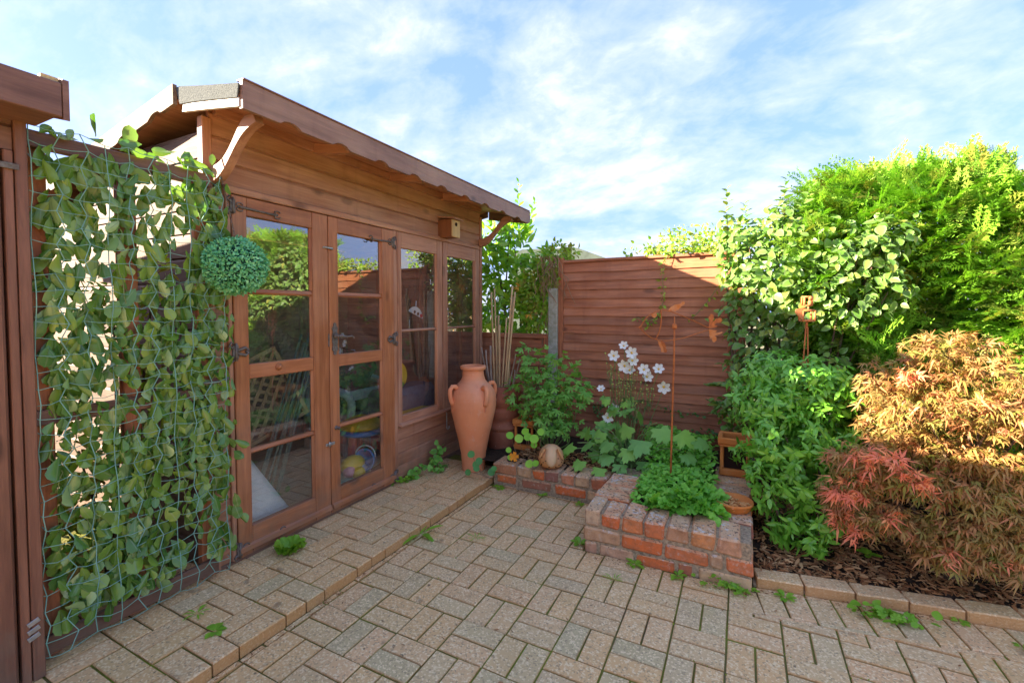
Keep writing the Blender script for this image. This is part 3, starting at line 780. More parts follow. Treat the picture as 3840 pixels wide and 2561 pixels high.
# the lower wing against the terrace
WY = 3.03
for x0, x1 in [(-1.69, -1.49), (-1.48, -1.27), (-1.26, -1.05), (-1.04, -.80)]: brick(x0, x1, WY+.01, WY+.105, -.05, .012)
for x0, x1 in [(-1.66, -1.50), (-1.45, -1.22), (-1.185, -.96), (-.945, -.785)]: brick(x0, x1, WY, WY+.105, .026, .092)
xs = -1.70
for w in (.215, .125, .10, .115, .118, .112, .12): 
    brick(xs, xs+w-.014, WY-.004, WY+.200, .104, .184+random.uniform(-.008, .006), .006); xs += w
# soil held by the planter
sm = MB(); vs = []; fs = []
for j in range(16):
    for i in range(36):
        x = -2.05 + 2.1*i/35; y = 3.10 + 1.0*j/15
        if x > -.72: y = 2.52 + 1.58*j/15
        vs.append((x, y, .165 + .03*(x > -.72) + .012*math.sin(13*x+7*y)))
for j in range(15):
    for i in range(35): a = j*36+i; fs.append((a, a+1, a+37, a+36))
sm.add(vs, fs, True)
soil = structure(sm.build('soil', M_soil, origin=(-1, 3.4, .15)))
n = 700
X = RNG.uniform(-1.6, -.75, n); Y = RNG.uniform(3.2, 3.5, n)
M = frames(np.c_[X, Y, np.full(n, .185)+RNG.uniform(0, .015, n)], np.c_[RNG.normal(size=(n, 2)), RNG.normal(0, .2, n)], np.c_[RNG.normal(0, .5, (n, 2)), np.ones(n)], RNG.uniform(.015, .05, n))
stuff(link('leaf_litter', scatter_mesh('leaf_litter', chipt, M, L_chip, False, (-1, 3.3, .18)), soil, T(-1, 3.3, .18)))

# ================================================================== BOARDED BUILDINGS
def lap_y(x, y0, y1, z0, z1, t=.018, sgn=1):
    """shiplap board on a wall facing sgn*x, running along y"""
    h = z1 - z0
    return MB().prism([(0, 0), (t, 0), (t, h*.84), (t*.45, h-.002), (t*.45, h+.008), (.003, h+.008), (.003, h-.001), (0, h-.001)], (x, y0, z0), (sgn, 0, 0), (0, 0, 1), (0, y1-y0, 0))
def lap_x(y, x0, x1, z0, z1, t=.018, sgn=-1):
    h = z1 - z0
    return MB().prism([(0, 0), (t, 0), (t, h*.84), (t*.45, h-.002), (t*.45, h+.008), (.003, h+.008), (.003, h-.001), (0, h-.001)], (x0, y, z0), (0, sgn, 0), (0, 0, 1), (x1-x0, 0, 0))

house = thing('summerhouse', 'brown timber summerhouse with glazed double doors, two windows and scalloped eaves', 'summerhouse', (-3.2, 2.6, TZ))
Y0, Y1, XB = 1.30, 3.87, -4.10
# front boards
def bands(z0, z1, h):
    n = max(1, round((z1-z0)/h)); return [(z0+(z1-z0)*i/n, z0+(z1-z0)*(i+1)/n) for i in range(n)]
for a, b in bands(TZ+.02, 1.93, .108): lap_y(HX-.018, Y0+.02, 1.388, a, b).build('wall_board', M_wy, house)
for a, b in bands(1.968, 2.31, .114): lap_y(HX-.018, Y0+.02, Y1-.02, a, b).build('wall_board', M_wy, house)
for a, b in bands(TZ+.02, .470, .108): lap_y(HX-.018, 2.635, Y1-.02, a, b).build('wall_board', M_wy, house)
for a, b in bands(.470, 1.93, .108): lap_y(HX-.018, 3.815, Y1-.02, a, b).build('wall_board', M_wy, house)
# gable boards: colour darkened to offset the full sun on them
def roof_z(x): return 2.345 - 0.185*abs(x + 2.34) if x < -2.34 else 2.345 - .16*(x + 2.34)
for a, b in bands(TZ+.02, 2.32, .118):
    xl = XB
    if roof_z(xl) - .03 < b: xl = -2.34 - (2.345 - .03 - b)/.185
    if xl < -2.36: lap_x(Y0+.018, xl, HX-.03, a, b).build('wall_board', M_gable, house)
for a, b in bands(TZ+.02, 2.10, .118): lap_x(Y1-.018, XB, HX-.02, a, b, sgn=1).build('wall_board', M_wx, house)
for a, b in bands(TZ+.02, 2.00, .118): lap_y(XB+.018, Y0+.02, Y1-.02, a, b, sgn=-1).build('wall_board', M_inner, house)
# inner lining framing, floor, corner posts
MB().box(XB, HX-.02, Y0+.02, Y1-.02, TZ-.03, TZ+.03).build('floor', M_inner, house)
for yy in (1.9, 2.55, 3.2): MB().box(XB+.02, XB+.065, yy, yy+.045, TZ+.03, 1.98, .003).build('stud', M_inner, house)
for xx in (-3.6, -3.05, -2.55): MB().box(xx, xx+.045, Y1-.068, Y1-.020, TZ+.03, 2.05, .003).build('stud', M_dz, house)
MB().box(HX-.034, HX+.010, Y0-.014, Y0+.030, TZ+.005, 2.27, .004).build('corner_post', M_wz, house)
MB().box(HX-.034, HX+.010, Y1-.026, Y1+.014, TZ+.005, 2.25, .004).build('corner_post', M_wz, house)
MB().box(HX-.06, HX+.004, Y0, Y1, TZ-.04, TZ+.018, .003).build('plinth', M_shy, house)
# door surround
MB().box(HX-.03, HX+.016, 1.386, 1.408, TZ+.02, 1.966, .003).build('door_jamb', M_wz, house)
MB().box(HX-.03, HX+.020, 1.386, 3.815, 1.931, 1.966, .004).build('head_rail', M_wy, house)
MB().box(HX-.03, HX+.016, 2.594, 2.632, TZ+.02, 1.929, .003).build('door_jamb', M_wz, house)

def glazing(par, y0, y1, z0, z1, x):
    MB().box(x-.002, x+.002, y0-.006, y1+.006, z0-.006, z1+.006).build('pane', M_glass, par)
    for a, b in ((y0, y0+.011), (y1-.011, y1)):
        MB().prism([(0, 0), (.011, 0), (0, .013)] if a == y0 else [(0, 0), (-.011, 0), (0, .013)], (x+.003, a if a == y0 else b, z0), (0, 1, 0), (1, 0, 0), (0, 0, z1-z0)).build('bead', M_dz, par)
def strap(par, y, z, d, L=.21, foot=True, mat=M_iron):
    """ornate strap hinge lying on the door face"""
    x = HX + .022; mb = MB()
    mb.tube([(x, y+d*.03, z), (x+.002, y+d*(.06), z), (x+.003, y+d*(L*.6), z-.004), (x+.002, y+d*(L-.03), z-.005)], [.009, .007, .0045, .006], 7)
    for s in (-1, 1):
        for yy in (y+d*.035, y+d*(L-.015)):
            pts = [(x+.002, yy + d*.016*math.cos(t)*(1 if yy < 99 else 1), z-.003*(yy != y+d*.035) + s*(.011+.010*math.sin(t))) for t in [k*.7 for k in range(8)]]
            mb.tube(pts, .0036, 5)
    mb.box(x-.006, x+.004, y-.014, y+.014, z-.034, z+.034, .003)
    for s in (-1, 1):
        mb.tube([(x+.002, y-d*.014, z+s*.018), (x+.003, y-d*.028, z+s*.030), (x+.003, y-d*.020, z+s*.046), (x+.003, y-d*.008, z+s*.040)], [.006, .005, .004, .003], 5)
    mb.tube([(x+.004, y, z-.04), (x+.004, y, z+.04)], .006, 7)
    mb.build('strap_hinge', mat, par)
ROWS = [(.215, .592), (.622, .990), (1.066, 1.428), (1.462, 1.832)]
def make_door(y0, y1, hinge):
    g0, g1 = y0 + .076, y1 - .112 if hinge < 0 else y1 - .118
    if hinge > 0: g0 = y0 + .072
    z0, z1 = TZ + .022, 1.925; x0, x1 = HX - .022, HX + .020
    d = MB()
    d.box(x0, x1, y0, g0, z0, z1, .003); d.box(x0, x1, g1, y1, z0, z1, .003)
    door = d.build('door', M_dz, house)
    MB().box(x0+.001, x1-.002, g0+.001, g1-.001, z0, ROWS[0][0], .003).build('rail', M_dy, door)
    MB().box(x0+.001, x1-.002, g0+.001, g1-.001, ROWS[1][1], ROWS[2][0], .004).build('rail', M_dy, door)
    MB().box(x0+.001, x1-.002, g0+.001, g1-.001, ROWS[3][1], z1, .003).build('rail', M_dy, door)
    for a, b in ((ROWS[0][1], ROWS[1][0]), (ROWS[2][1], ROWS[3][0])):
        MB().prism([(0, 0), (.022, .003), (.03, .012), (.022, b-a-.003), (0, b-a)], (HX-.016, g0+.001, a), (1, 0, 0), (0, 0, 1), (0, g1-g0-.002, 0)).build('glazing_bar', M_dy, door)
    for a, b in ROWS: glazing(door, g0, g1, a, b, HX - .004)
    # drip strip along the foot
    MB().prism([(0, 0), (.016, 0), (.010, .020), (0, .03)], (x1+.0005, y0+.004, z0+.03), (1, 0, 0), (0, 0, 1), (0, y1-y0-.008, 0)).build('weather_bar', M_dy, door)
    return door
dl = make_door(1.412, 2.000, -1); dr = make_door(2.006, 2.592, 1)
for z in (1.868, .118): strap(dl, 1.415, z, 1, .26); strap(dr, 2.588, z - (.03 if z > 1 else 0), -1, .24)
def stub_hinge(par, y, d, z=1.135):
    x = HX+.022; mb = MB().box(x-.006, x+.004, y-.016, y+.016, z-.036, z+.036, .004)
    for s in (-1, 1):
        mb.tube([(x+.002, y-d*.012, z+s*.02), (x+.004, y-d*.036, z+s*.032), (x+.004, y-d*.022, z+s*.050), (x+.002, y-d*.01, z+s*.04)], [.008, .006, .005, .004], 6)
        mb.tube([(x+.002, y+d*.012, z+s*.008), (x+.004, y+d*.05, z+s*.020), (x+.004, y+d*.066, z+s*.006), (x+.002, y+d*.05, z)], [.009, .008, .007, .006], 6)
    mb.tube([(x+.005, y, z-.045), (x+.005, y, z+.045)], .007, 7)
    mb.build('stub_hinge', M_iron, par)
stub_hinge(dl, 1.415, 1); stub_hinge(dr, 2.588, -1)
# lever handle on a shaped plate, latch, knobs
mb = MB(); x = HX + .0205
out = [(0, -.10), (.012, -.092), (.010, -.08), (.024, -.065), (.018, -.04), (.022, -.01), (.022, .03), (.016, .05), (.024, .068), (.010, .085), (.012, .095), (0, .105)]
poly = [(a, b) for a, b in out] + [(-a, b) for a, b in out[::-1][1:-1]]
mb.prism(poly, (x, 2.043, 1.165), (0, 1, 0), (0, 0, 1), (.005, 0, 0))
mb.lathe([(.017, 0), (.014, .012), (.009, .018), (.009, .035)], (x+.005, 2.043, 1.185), 12, True, Matrix.Rotation(R(90), 3, 'Y'))
mb.tube([(x+.036, 2.043, 1.185), (x+.042, 2.06, 1.186), (x+.044, 2.10, 1.178), (x+.044, 2.145, 1.180), (x+.046, 2.158, 1.170), (x+.046, 2.150, 1.162)], [.010, .009, .0065, .006, .006, .004], 8)
mb.build('lever_handle', M_iron, dr)
MB().lathe([(.020, 0), (.020, .004), (.012, .006), (.013, .012), (.006, .018), (1e-4, .019)], (HX+.0185, 1.655, 1.035), 14, True, Matrix.Rotation(R(90), 3, 'Y')).build('turn_knob', M_dz, dl)
MB().lathe([(.013, 0), (.013, .004), (.006, .006), (.008, .018), (.012, .026), (1e-4, .032)], (HX+.0205, 2.045, .605), 12, True, Matrix.Rotation(R(90), 3, 'Y')).build('knob', M_iron, dr)
MB().box(HX+.0205, HX+.026, 1.962, 2.03, .505, .522, .002).tube([(HX+.03, 1.985, .4985), (HX+.03, 1.985, .53)], .005, 6).build('bolt', M_steel, dl)
MB().box(HX+.0205, HX+.026, 1.960, 2.034, 1.722, 1.734, .002).tube([(HX+.03, 1.965, 1.73), (HX+.03, 2.030, 1.722)], .004, 6).build('bolt', M_steel, dl)
MB().box(HX+.0205, HX+.024, 1.992, 2.0, 1.12, 1.20).build('lock_plate', M_iron, dl)

def make_window(y0, y1, g0, g1):
    z0, z1 = .472, 1.928; x0, x1 = HX-.022, HX+.018
    w = MB(); w.box(x0, x1, y0, g0, z0, z1, .003); w.box(x0, x1, g1, y1, z0, z1, .003)
    wn = w.build('window', M_wz, house)
    MB().box(x0+.001, x1-.002, g0+.001, g1-.001, z0, .548, .003).build('rail', M_wy, wn)
    MB().box(x0+.001, x1-.002, g0+.001, g1-.001, 1.812, z1, .003).build('rail', M_wy, wn)
    MB().prism([(0, 0), (.022, .003), (.03, .010), (.022, .021), (0, .024)], (HX-.016, g0+.001, 1.178), (1, 0, 0), (0, 0, 1), (0, g1-g0-.002, 0)).build('glazing_bar', M_wy, wn)
    for a, b in ((.548, 1.178), (1.202, 1.812)): glazing(wn, g0, g1, a, b, HX-.004)
    MB().prism([(0, 0), (.03, 0), (.026, .014), (0, .022)], (x1, y0+.002, z0+.002), (1, 0, 0), (0, 0, 1), (0, y1-y0-.004, 0)).build('sill', M_wy, wn)
    return wn
w1 = make_window(2.636, 3.200, 2.680, 3.128); w2 = make_window(3.212, 3.810, 3.278, 3.740)
MB().tube([(HX+.03, 3.225, .465), (HX+.034, 3.232, .455), (HX+.034, 3.232, .33), (HX+.034, 3.240, .315), (HX+.036, 3.262, .318), (HX+.036, 3.264, .338)], .005, 7).build('stay_hook', M_steel, w2)

# roof: felt over boards, scalloped fascias, brackets
FXE, RY0, RY1 = -1.905, 1.215, 4.10; XR = -2.34
roof = MB()
pr = [(FXE, 2.262), (XR, 2.345), (XB-.2, roof_z(XB-.2)), (XB-.2, roof_z(XB-.2)+.022), (XR, 2.368), (FXE, 2.284)]
roof.prism([(p[0], p[1]) for p in pr], (0, RY0+.018, 0), (1, 0, 0), (0, 0, 1), (0, RY1-RY0-.036, 0))
rf = roof.build('roof', M_wy, house)
fe = MB()
pf = [(FXE+.004, 2.288), (XR, 2.372), (XB-.22, roof_z(XB-.22)+.026), (XB-.22, roof_z(XB-.22)+.034), (XR, 2.381), (FXE+.004, 2.297)]
fe.prism(pf, (0, RY0+.002, 0), (1, 0, 0), (0, 0, 1), (0, RY1-RY0-.004, 0))
# felt turned down over the end of the short front slope
fe.prism([(FXE+.012, 2.296), (XR-.02, 2.379), (XR+.012, 2.296), (XR+.10, 2.288), (-2.05, 2.262), (FXE, 2.240)], (0, RY0-.004, 0), (1, 0, 0), (0, 0, 1), (0, .0055, 0))
fe.build('roof_felt', M_felt, rf)
MB().prism([(FXE, 2.205), (FXE, 2.243), (XR+.03, 2.298), (XR+.02, 2.262), (-2.12, 2.236)], (0, RY0+.002, 0), (1, 0, 0), (0, 0, 1), (0, .014, 0)).build('verge_board', M_white, rf)
# front fascia with scalloped lower edge
def scal(u):
    u = u % 1.0
    sm_ = lambda a: a*a*(3-2*a)
    if u < .60: return 0.0
    if u < .70: return .017*sm_((u-.60)/.10)
    if u < .90: return .017 + .004*math.sin((u-.7)/.2*math.pi)
    return .017*(1-sm_((u-.90)/.10))
top = []; bot = []
for i in range(181):
    y = RY0+.008 + (RY1-RY0+.02)*i/180
    top.append((FXE, y, 2.314)); bot.append((FXE, y, 2.196 + scal((y-RY0)/.30)))
MB().strip(top, bot, (.020, 0, 0)).build('fascia_board', M_fasy, rf)
MB().box(FXE-.022, FXE+.026, RY0+.01, RY1+.01, 2.3145, 2.322, .002).build('drip_trim', M_shy, rf)
# barge boards of the long back slope
for yb, name in ((RY0-.018, 'barge_board'), (RY1, 'barge_board')):
    top = []; bot = []
    for i in range(121):
        x = XR - .015 - (XR - XB + .18)*i/120; z = roof_z(x)
        top.append((x, yb, z+.046)); bot.append((x, yb, z-.045 + scal((XR-x)/.30 + .2)))
    MB().strip(top, bot, (0, .018, 0)).build(name, M_fasx, rf)
for yb in (RY1,):
    MB().prism([(FXE, 2.196), (FXE, 2.31), (XR, 2.39), (XR, 2.27)], (0, yb, 0), (1, 0, 0), (0, 0, 1), (0, .018, 0)).build('barge_board', M_fasx, rf)
# rafters under the eaves and curved brackets
for k, yy in enumerate((1.9, 2.55, 3.2)):
    MB().prism([(FXE-.004, 2.215), (FXE-.004, 2.258), (HX, 2.335), (HX, 2.28)], (0, yy, 0), (1, 0, 0), (0, 0, 1), (0, .04, 0)).build('rafter', M_wx, rf)
MB().box(HX-.002, HX+.03, Y0+.04, Y1-.03, 2.285, 2.332, .003).build('wall_plate', M_wy, rf)
def bracket(y):
    N = 14; A = []; B = []
    for i in range(N+1):
        s = i/N
        x = HX + .012 + .345*s; z = 1.985 + .225*(s + .10*math.sin(2*math.pi*s + 2.9))
        tx, tz = .345, .225*(1 + .10*2*math.pi*math.cos(2*math.pi*s + 2.9)); L = math.hypot(tx, tz); nx_, nz_ = -tz/L, tx/L
        w = .026 + .010*math.cos(2*math.pi*s)
        A.append((x+nx_*w, y, min(z+nz_*w, 2.248-.03*s))); B.append((x-nx_*w, y, z-nz_*w))
    MB().strip(A, B, (0, .042, 0)).build('eaves_bracket', M_wx, house)
bracket(Y0 + .012); bracket(Y1 - .055)
# nail heads on the corner boards
nl = MB()
for a, b in bands(TZ+.02, 1.93, .108):
    for yy in (1.327, 1.378): nl.ball((HX+.001, yy, (a+b)/2+.02), .0028, 6, 4)
nl.build('nail_heads', M_steel, house)

# bird box under the eaves
bb = thing('bird_box', 'small timber nest box with a round entrance hole fixed under the summerhouse eaves', 'nest box', (HX, 3.22, 1.955))
MB().box(HX+.0, HX+.135, 3.165, 3.275, 1.957, 2.105, .003).build('box', wood('nestbox_side', (0.20, 0.07, 0.025), (0.36, 0.14, 0.05), 'z', .5), bb)
MB().box(HX+.1355, HX+.150, 3.163, 3.277, 1.955, 2.10, .003).build('front_panel', M_yel, bb)
MB().prism([(-.005, 2.125), (.175, 2.098), (.175, 2.110), (-.005, 2.138)], (HX+.002, 3.152, 0), (1, 0, 0), (0, 0, 1), (0, .136, 0)).build('lid', M_wy, bb)
MB().lathe([(.0165, 0), (.0165, .003), (1e-4, .003)], (HX+.1495, 3.215, 2.062), 18, False, Matrix.Rotation(R(90), 3, 'Y')).build('entrance_hole', M_hole, bb)

# ------------------------------------------------------------------ the garden shed at the end of the terrace
shed = thing('garden_shed', 'dark brown timber shed with a deep eaves fascia beside the ivy screen', 'shed', (-3.1, 0, TZ))
SXF, SY1, SY0, SXB = -2.20, .655, -.62, -4.10
for a, b in bands(1.885, 2.06, .09): lap_y(SXF-.018, SY0, SY1-.03, a, b).build('wall_board', M_shy, shed)
for a, b in bands(TZ, 2.00, .118): lap_x(SY1-.018, SXB, SXF-.02, a, b, sgn=1).build('wall_board', M_shy, shed)
for a, b in bands(TZ, 1.885, .118): lap_y(SXF-.018, SY0, -.32, a, b).build('wall_board', M_shy, shed)
MB().box(SXF-.03, SXF+.012, SY1-.028, SY1+.004, TZ, 2.05, .003).build('corner_post', M_shz, shed)
MB().box(SXF-.024, SXF+.010, .600, SY1-.031, TZ, 1.883, .003).build('door_jamb', M_shz, shed)
sdoor = MB().box(SXF-.026, SXF+.002, -.30, .594, TZ+.015, 1.880, .003).build('door', M_shz, shed)
for i in range(7): MB().box(SXF+.003, SXF+.014, -.298+i*.127, -.298+i*.127+.122, TZ+.02, 1.876, .004).build('door_board', M_shz, sdoor)
MB().box(SXF+.0145, SXF+.021, .50, .635, 1.818, 1.838, .002).build('hinge', M_iron, sdoor)
for z in (.21, .235, .262): MB().obox((SXF+.014, .630, z), (.003, .016, .008), Matrix.Rotation(.35, 3, 'X'), .001).build('hinge_leaf', M_steel, shed)
for a, b in bands(TZ, 2.0, .25):
    lap_x(SY0, SXB, SXF-.02, a, b).build('wall_board', M_shy, shed)
    lap_y(SXB, SY0, SY1, a, b, sgn=-1).build('wall_board', M_shy, shed)
sr = MB().prism([(-2.005, 2.035), (-2.6, 2.14), (-4.3, 1.98), (-4.3, 2.01), (-2.6, 2.172), (-2.005, 2.066)], (0, SY0-.1, 0), (1, 0, 0), (0, 0, 1), (0, .735-SY0+.065, 0)).build('roof', M_felt, shed)
MB().box(-2.005, -1.985, SY0-.12, .684, 1.975, 2.085, .003).build('fascia_board', M_shy, sr)
MB().prism([(-1.984, 1.968), (-1.984, 2.098), (-2.03, 2.112), (-2.6, 2.20), (-4.3, 2.03), (-4.3, 1.95), (-2.6, 2.10), (-2.1, 2.0)], (0, .685, 0), (1, 0, 0), (0, 0, 1), (0, .016, 0)).build('barge_board', M_shy, sr)
MB().box(-2.03, -2.006, .640, .684, 2.065, 2.105, .002).build('batten', M_yel, sr)
MB().prism([(-2.0055, 1.985), (-2.2, 1.985), (-2.2, 1.995), (-2.0055, 1.995)], (0, SY0, 0), (1, 0, 0), (0, 0, 1), (0, .683-SY0, 0)).build('soffit', M_shy, sr)

# ================================================================== IVY SCREEN between shed and summerhouse
gate = thing('timber_gate', 'open brown timber frame of posts and rails behind the artificial ivy netting', 'gate', (-2.27, .98, TZ))
for y in (.670, .945, 1.235): MB().box(-2.315, -2.275, y, y+.062, TZ+.01, 1.955, .004).build('post', M_fz, gate)
MB().box(-2.274, -2.246, .665, 1.298, 1.925, 1.985, .004).build('rail', M_shy, gate)
MB().box(-2.274, -2.252, .665, 1.298, TZ+.03, TZ+.10, .004).build('rail', M_shy, gate)
MB().box(-2.274, -2.252, .665, 1.298, .93, .985, .004).build('rail', M_shy, gate)
MB().tube([(-2.246, 1.24, 1.005), (-2.225, 1.27, 1.006), (-2.222, 1.318, 1.008)], .008, 7).tube([(-2.222, 1.30, .992), (-2.214, 1.325, 1.008), (-2.222, 1.34, 1.02)], .007, 6).build('latch', M_iron, gate)

screen = thing('ivy_screen', 'green plastic netting covered with artificial ivy leaves hung on the timber gate', 'artificial ivy', (-2.23, .98, TZ))
net = MB(); NX = -2.232
cols = 9; rows = 33; yA, yB = .668, 1.315; zA, zB = .10, 1.99
def node(i, j):
    y = yA + (yB-yA)*(i + (.09 if j % 2 else -.09)*(1 if i % 2 else -1))/cols
    return (NX + .030 + .014*math.sin(i*2.1 + j*.9), y + .008*math.sin(i*5+j*3.1), zA + (zB-zA)*(j + .12*math.sin(i*3.3+j))/rows)
for i in range(cols+1):
    for j in range(rows):
        net.tube([node(i, j), node(i, j+1)], .0019, 4, cap=False)
    for j in range(rows+1):
        if i < cols:
            a_, b_ = Vector(node(i, j)), Vector(node(i+1, j)); net.tube([a_, a_.lerp(b_, .5) + Vector((random.uniform(-.006, .006), 0, random.uniform(-.009, .002))), b_], .0015, 4, cap=False)
        if i in (0, cols): net.tube([node(i, j), (NX+.01, node(i, j)[1] + (-.03 if i == 0 else .02)*random.random(), node(i, j)[2]+random.uniform(-.01, .02))], .0016, 4, cap=False)
net.build('netting', M_net, screen)
def tpl_ivy(seed):
    rg = random.Random(seed); out = []
    prof = [(0, .03, .0), (.10, .10, .06), (.24, .22, .0), (.38, .31, 0), (.52, .355, .03), (.66, .36, -.01), (.78, .33, .03), (.86, .27, -.01), (.94, .19, .03), (.98, .08, 0)]
    R1 = [(w*.92, y) for y, w, e in prof]
    a = [(w + ((.02 if k % 2 else -.02) if k > 4 else 0) + rg.uniform(-.01, .01), y) for k, (w, y) in enumerate(R1)]
    b = [(-w - rg.uniform(-.012, .012), y) for w, y in R1[::-1]]
    out = a + [(0, 1.02)] + b
    cup = rg.uniform(-1.9, -.3); cur = rg.uniform(.1, 1.1)
    vs = []; lx = []; fs = []
    n = len(a)
    zf = lambda x, y: cup*x*x*1.5 - cur*y*y*.5 + .015*math.sin(14*y)*abs(x)*4
    mids = [(0, y) for _, y in a]
    for (x, y) in a: vs.append((x, y, zf(x, y))); lx.append(1)
    for (x, y) in mids: vs.append((0, y, zf(0, y))); lx.append(0)
    for (x, y) in b[::-1]: vs.append((x, y, zf(x, y))); lx.append(1)
    for k in range(n-1):
        fs += [(n+k, k, k+1, n+k+1), (2*n+k, n+k, n+k+1, 2*n+k+1)]
    t = len(vs); vs.append((0, 1.03, zf(0, 1.03))); lx.append(.5)
    fs += [(2*n-1, n-1, t), (3*n-1, 2*n-1, t)]
    return np.array(vs, float), fs, np.array(lx, float)
IVY = [tpl_ivy(s) for s in range(9)]
Ps = []
for k in range(2000):
    y = random.uniform(.70, 1.335); z = random.uniform(.20, 2.0)
    dens = .65 + .35*math.sin(y*14 + 1)*math.sin(z*4.5 + y*6)
    if z > 1.45 and .78 < y < 1.14 and random.random() < .30: continue
    if random.random() > dens + .15: continue
    Ps.append((NX + random.uniform(-.03, .03), y, z))
for y in np.linspace(.72, 1.3, 13): Ps.append((NX + .02, y + random.uniform(-.02, .02), 1.985 + random.uniform(-.02, .05)))
for z in np.linspace(.25, 1.95, 34): Ps.append((NX + .03, 1.325 + random.uniform(-.015, .035), z))
Ps = np.array(Ps); n = len(Ps)
tip = np.c_[RNG.uniform(-.15, .6, n), RNG.normal(0, .42, n), -np.ones(n) + RNG.normal(0, .3, n)]
top_ = Ps[:, 2] > 1.97; tip[top_] = np.c_[RNG.normal(0, .3, top_.sum()), RNG.normal(0, .6, top_.sum()), RNG.uniform(-.2, 1, top_.sum())]
nrm = np.c_[np.ones(n), RNG.normal(-.2, .9, n), RNG.normal(.35, .5, n)]
M = frames(Ps, tip, nrm, RNG.choice([.042, .052, .060, .070, .085], n)*RNG.uniform(.88, 1.12, n), aspect=RNG.uniform(.62, 1.1, n))
foliage(screen, IVY, M, L_ivy, 300)
# one leaf sticking out over the shed post
# stems of the sprays
stm = MB()
for k in range(26):
    y = random.uniform(.70, 1.32); z = random.uniform(.35, 1.95); p = [(NX+.012, y, z)]
    for s in range(6): p.append((NX + random.uniform(.0, .03), p[-1][1] + random.gauss(0, .015), p[-1][2] - random.uniform(.02, .05)))
    stm.tube(p, .0022, 4)
stm.build('stems', M_stem, screen)

# sunlit shrub growing in the passage behind the gate
ps_ = thing('passage_shrub', 'sunlit yellow green shrub seen through the ivy netting behind the gate', 'shrub', (-2.62, 1.02, -.06))
PSB = [(-2.62, 1.02, .35, .20, .25, .16), (-2.55, 1.10, .75, .14, .22, .10), (-2.72, .95, .70, .18, .22, .16), (-2.50, 1.14, 1.15, .10, .22, .08), (-2.60, 1.05, 1.35, .10, .18, .10), (-2.48, 1.16, 1.50, .07, .16, .06), (-2.85, .92, .35, .2, .25, .15)]
stg = MB()
for b_ in PSB: stg.tube([(-2.62, 1.02, -.06), ((-2.62+b_[0])/2, (1.02+b_[1])/2+.02, b_[2]*.5), b_[:3]], [.012, .008, .004], 6)
stg.build('branches', M_bark, ps_)
P, N = blob_points(PSB, 900, .3); n = len(P)
M = frames(P, N + RNG.normal(0, .6, (n, 3)), N + RNG.normal(0, .5, (n, 3)) + np.array([0, 0, .6]), RNG.uniform(.03, .06, n))
stuff(link('foliage', scatter_mesh('foliage', [OV1, OV3], M, L_far, True, (-2.62, 1.02, .7)), ps_, T(-2.62, 1.02, .7)))

# topiary ball hanging from a chain at the summerhouse corner
tb = thing('topiary_ball', 'round artificial blue-green topiary ball hanging on a chain by the doors', 'topiary ball', (-2.135, 1.335, 1.40))
BC = Vector((-2.135, 1.335, 1.555)); BRD = .128
MB().ball(BC, BRD*.88, 24, 14).build('core', simple('dark_green_core', (0.02, 0.07, 0.045), .9, .1, bump=0), tb)
n = 4200; d = RNG.normal(size=(n, 3)); d /= np.linalg.norm(d, axis=1, keepdims=True)
tp = d + RNG.normal(0, .75, (n, 3))
M = frames(np.array(BC) + d*BRD*(RNG.uniform(.88, 1.03, (n, 1)) + .03*np.sin(d[:, :1]*9)*np.sin(d[:, 1:2]*7)), tp, d + RNG.normal(0, .5, (n, 3)), RNG.uniform(.012, .021, n))
stuff(link('foliage', scatter_mesh('foliage', TINY, M, L_top, True, BC), tb, Matrix.Translation(BC)))
ch = MB()
zc = BC.z + BRD*.95; k = 0
while zc < 2.015:
    r_ = .0065; ax = Vector((1, 0, 0)) if k % 2 else Vector((0, 1, 0)); yy = 1.335 - (zc - 1.69)*.03; xx = -2.135 - (zc-1.69)*.28
    ch.tube([Vector((xx, yy, zc)) + ax*(r_*.6*math.cos(t)) + Vector((0, 0, r_*1.3*math.sin(t))) for t in [q*math.pi/3 for q in range(7)]], .0012, 4)
    zc += .013; k += 1
ch.build('chain', M_iron, tb)

# ================================================================== FENCE at the end of the garden
FYC = 4.05
fence = thing('lap_fence', 'tall brown lap panel fence of overlapping horizontal boards behind the planter', 'fence', (-.8, FYC, 0))
def slat(par, x0, x1, z0, h, seg=14, sag=0.0):
    mb = MB(); vs = []; fs = []
    ph = random.uniform(0, 9)
    for i in range(seg+1):
        s = i/seg; x = x0 + (x1-x0)*s
        zb = z0 + .0018*math.sin(ph+s*7) + .0012*math.sin(ph*2+s*19) + random.uniform(-.0008, .0008) + sag*s; zt = z0 + h + .02 + sag*s
        vs += [(x, FYC-.022, zb), (x, FYC-.010, zb), (x, FYC+.006, zt), (x, FYC-.006, zt)]
    for i in range(seg):
        a = i*4; b = a+4
        fs += [(a, b, b+1, a+1), (a+1, b+1, b+2, a+2), (a+2, b+2, b+3, a+3), (a+3, b+3, b, a)]
    fs += [(0, 1, 2, 3), (seg*4+3, seg*4+2, seg*4+1, seg*4)]
    mb.add(vs, fs); return mb.build('slat', M_fx, par)
fx0, fx1 = -1.50, -.095; nz = 21
for k in range(nz): slat(fence, fx0, fx1, .085 + k*.0805, .0805)
MB().box(fx0-.045, fx0+.004, FYC-.034, FYC+.012, .06, 1.835, .003).build('batten', M_fz, fence)
MB().box(fx1-.004, fx1+.045, FYC-.034, FYC+.012, .06, 1.815, .003).build('batten', M_fz, fence)
MB().box(fx0-.045, fx1+.04, FYC-.030, FYC+.016, 1.788, 1.812, .003, 0, Matrix.Rotation(-.004, 3, 'Y')).build('cap_rail', M_fx, fence)
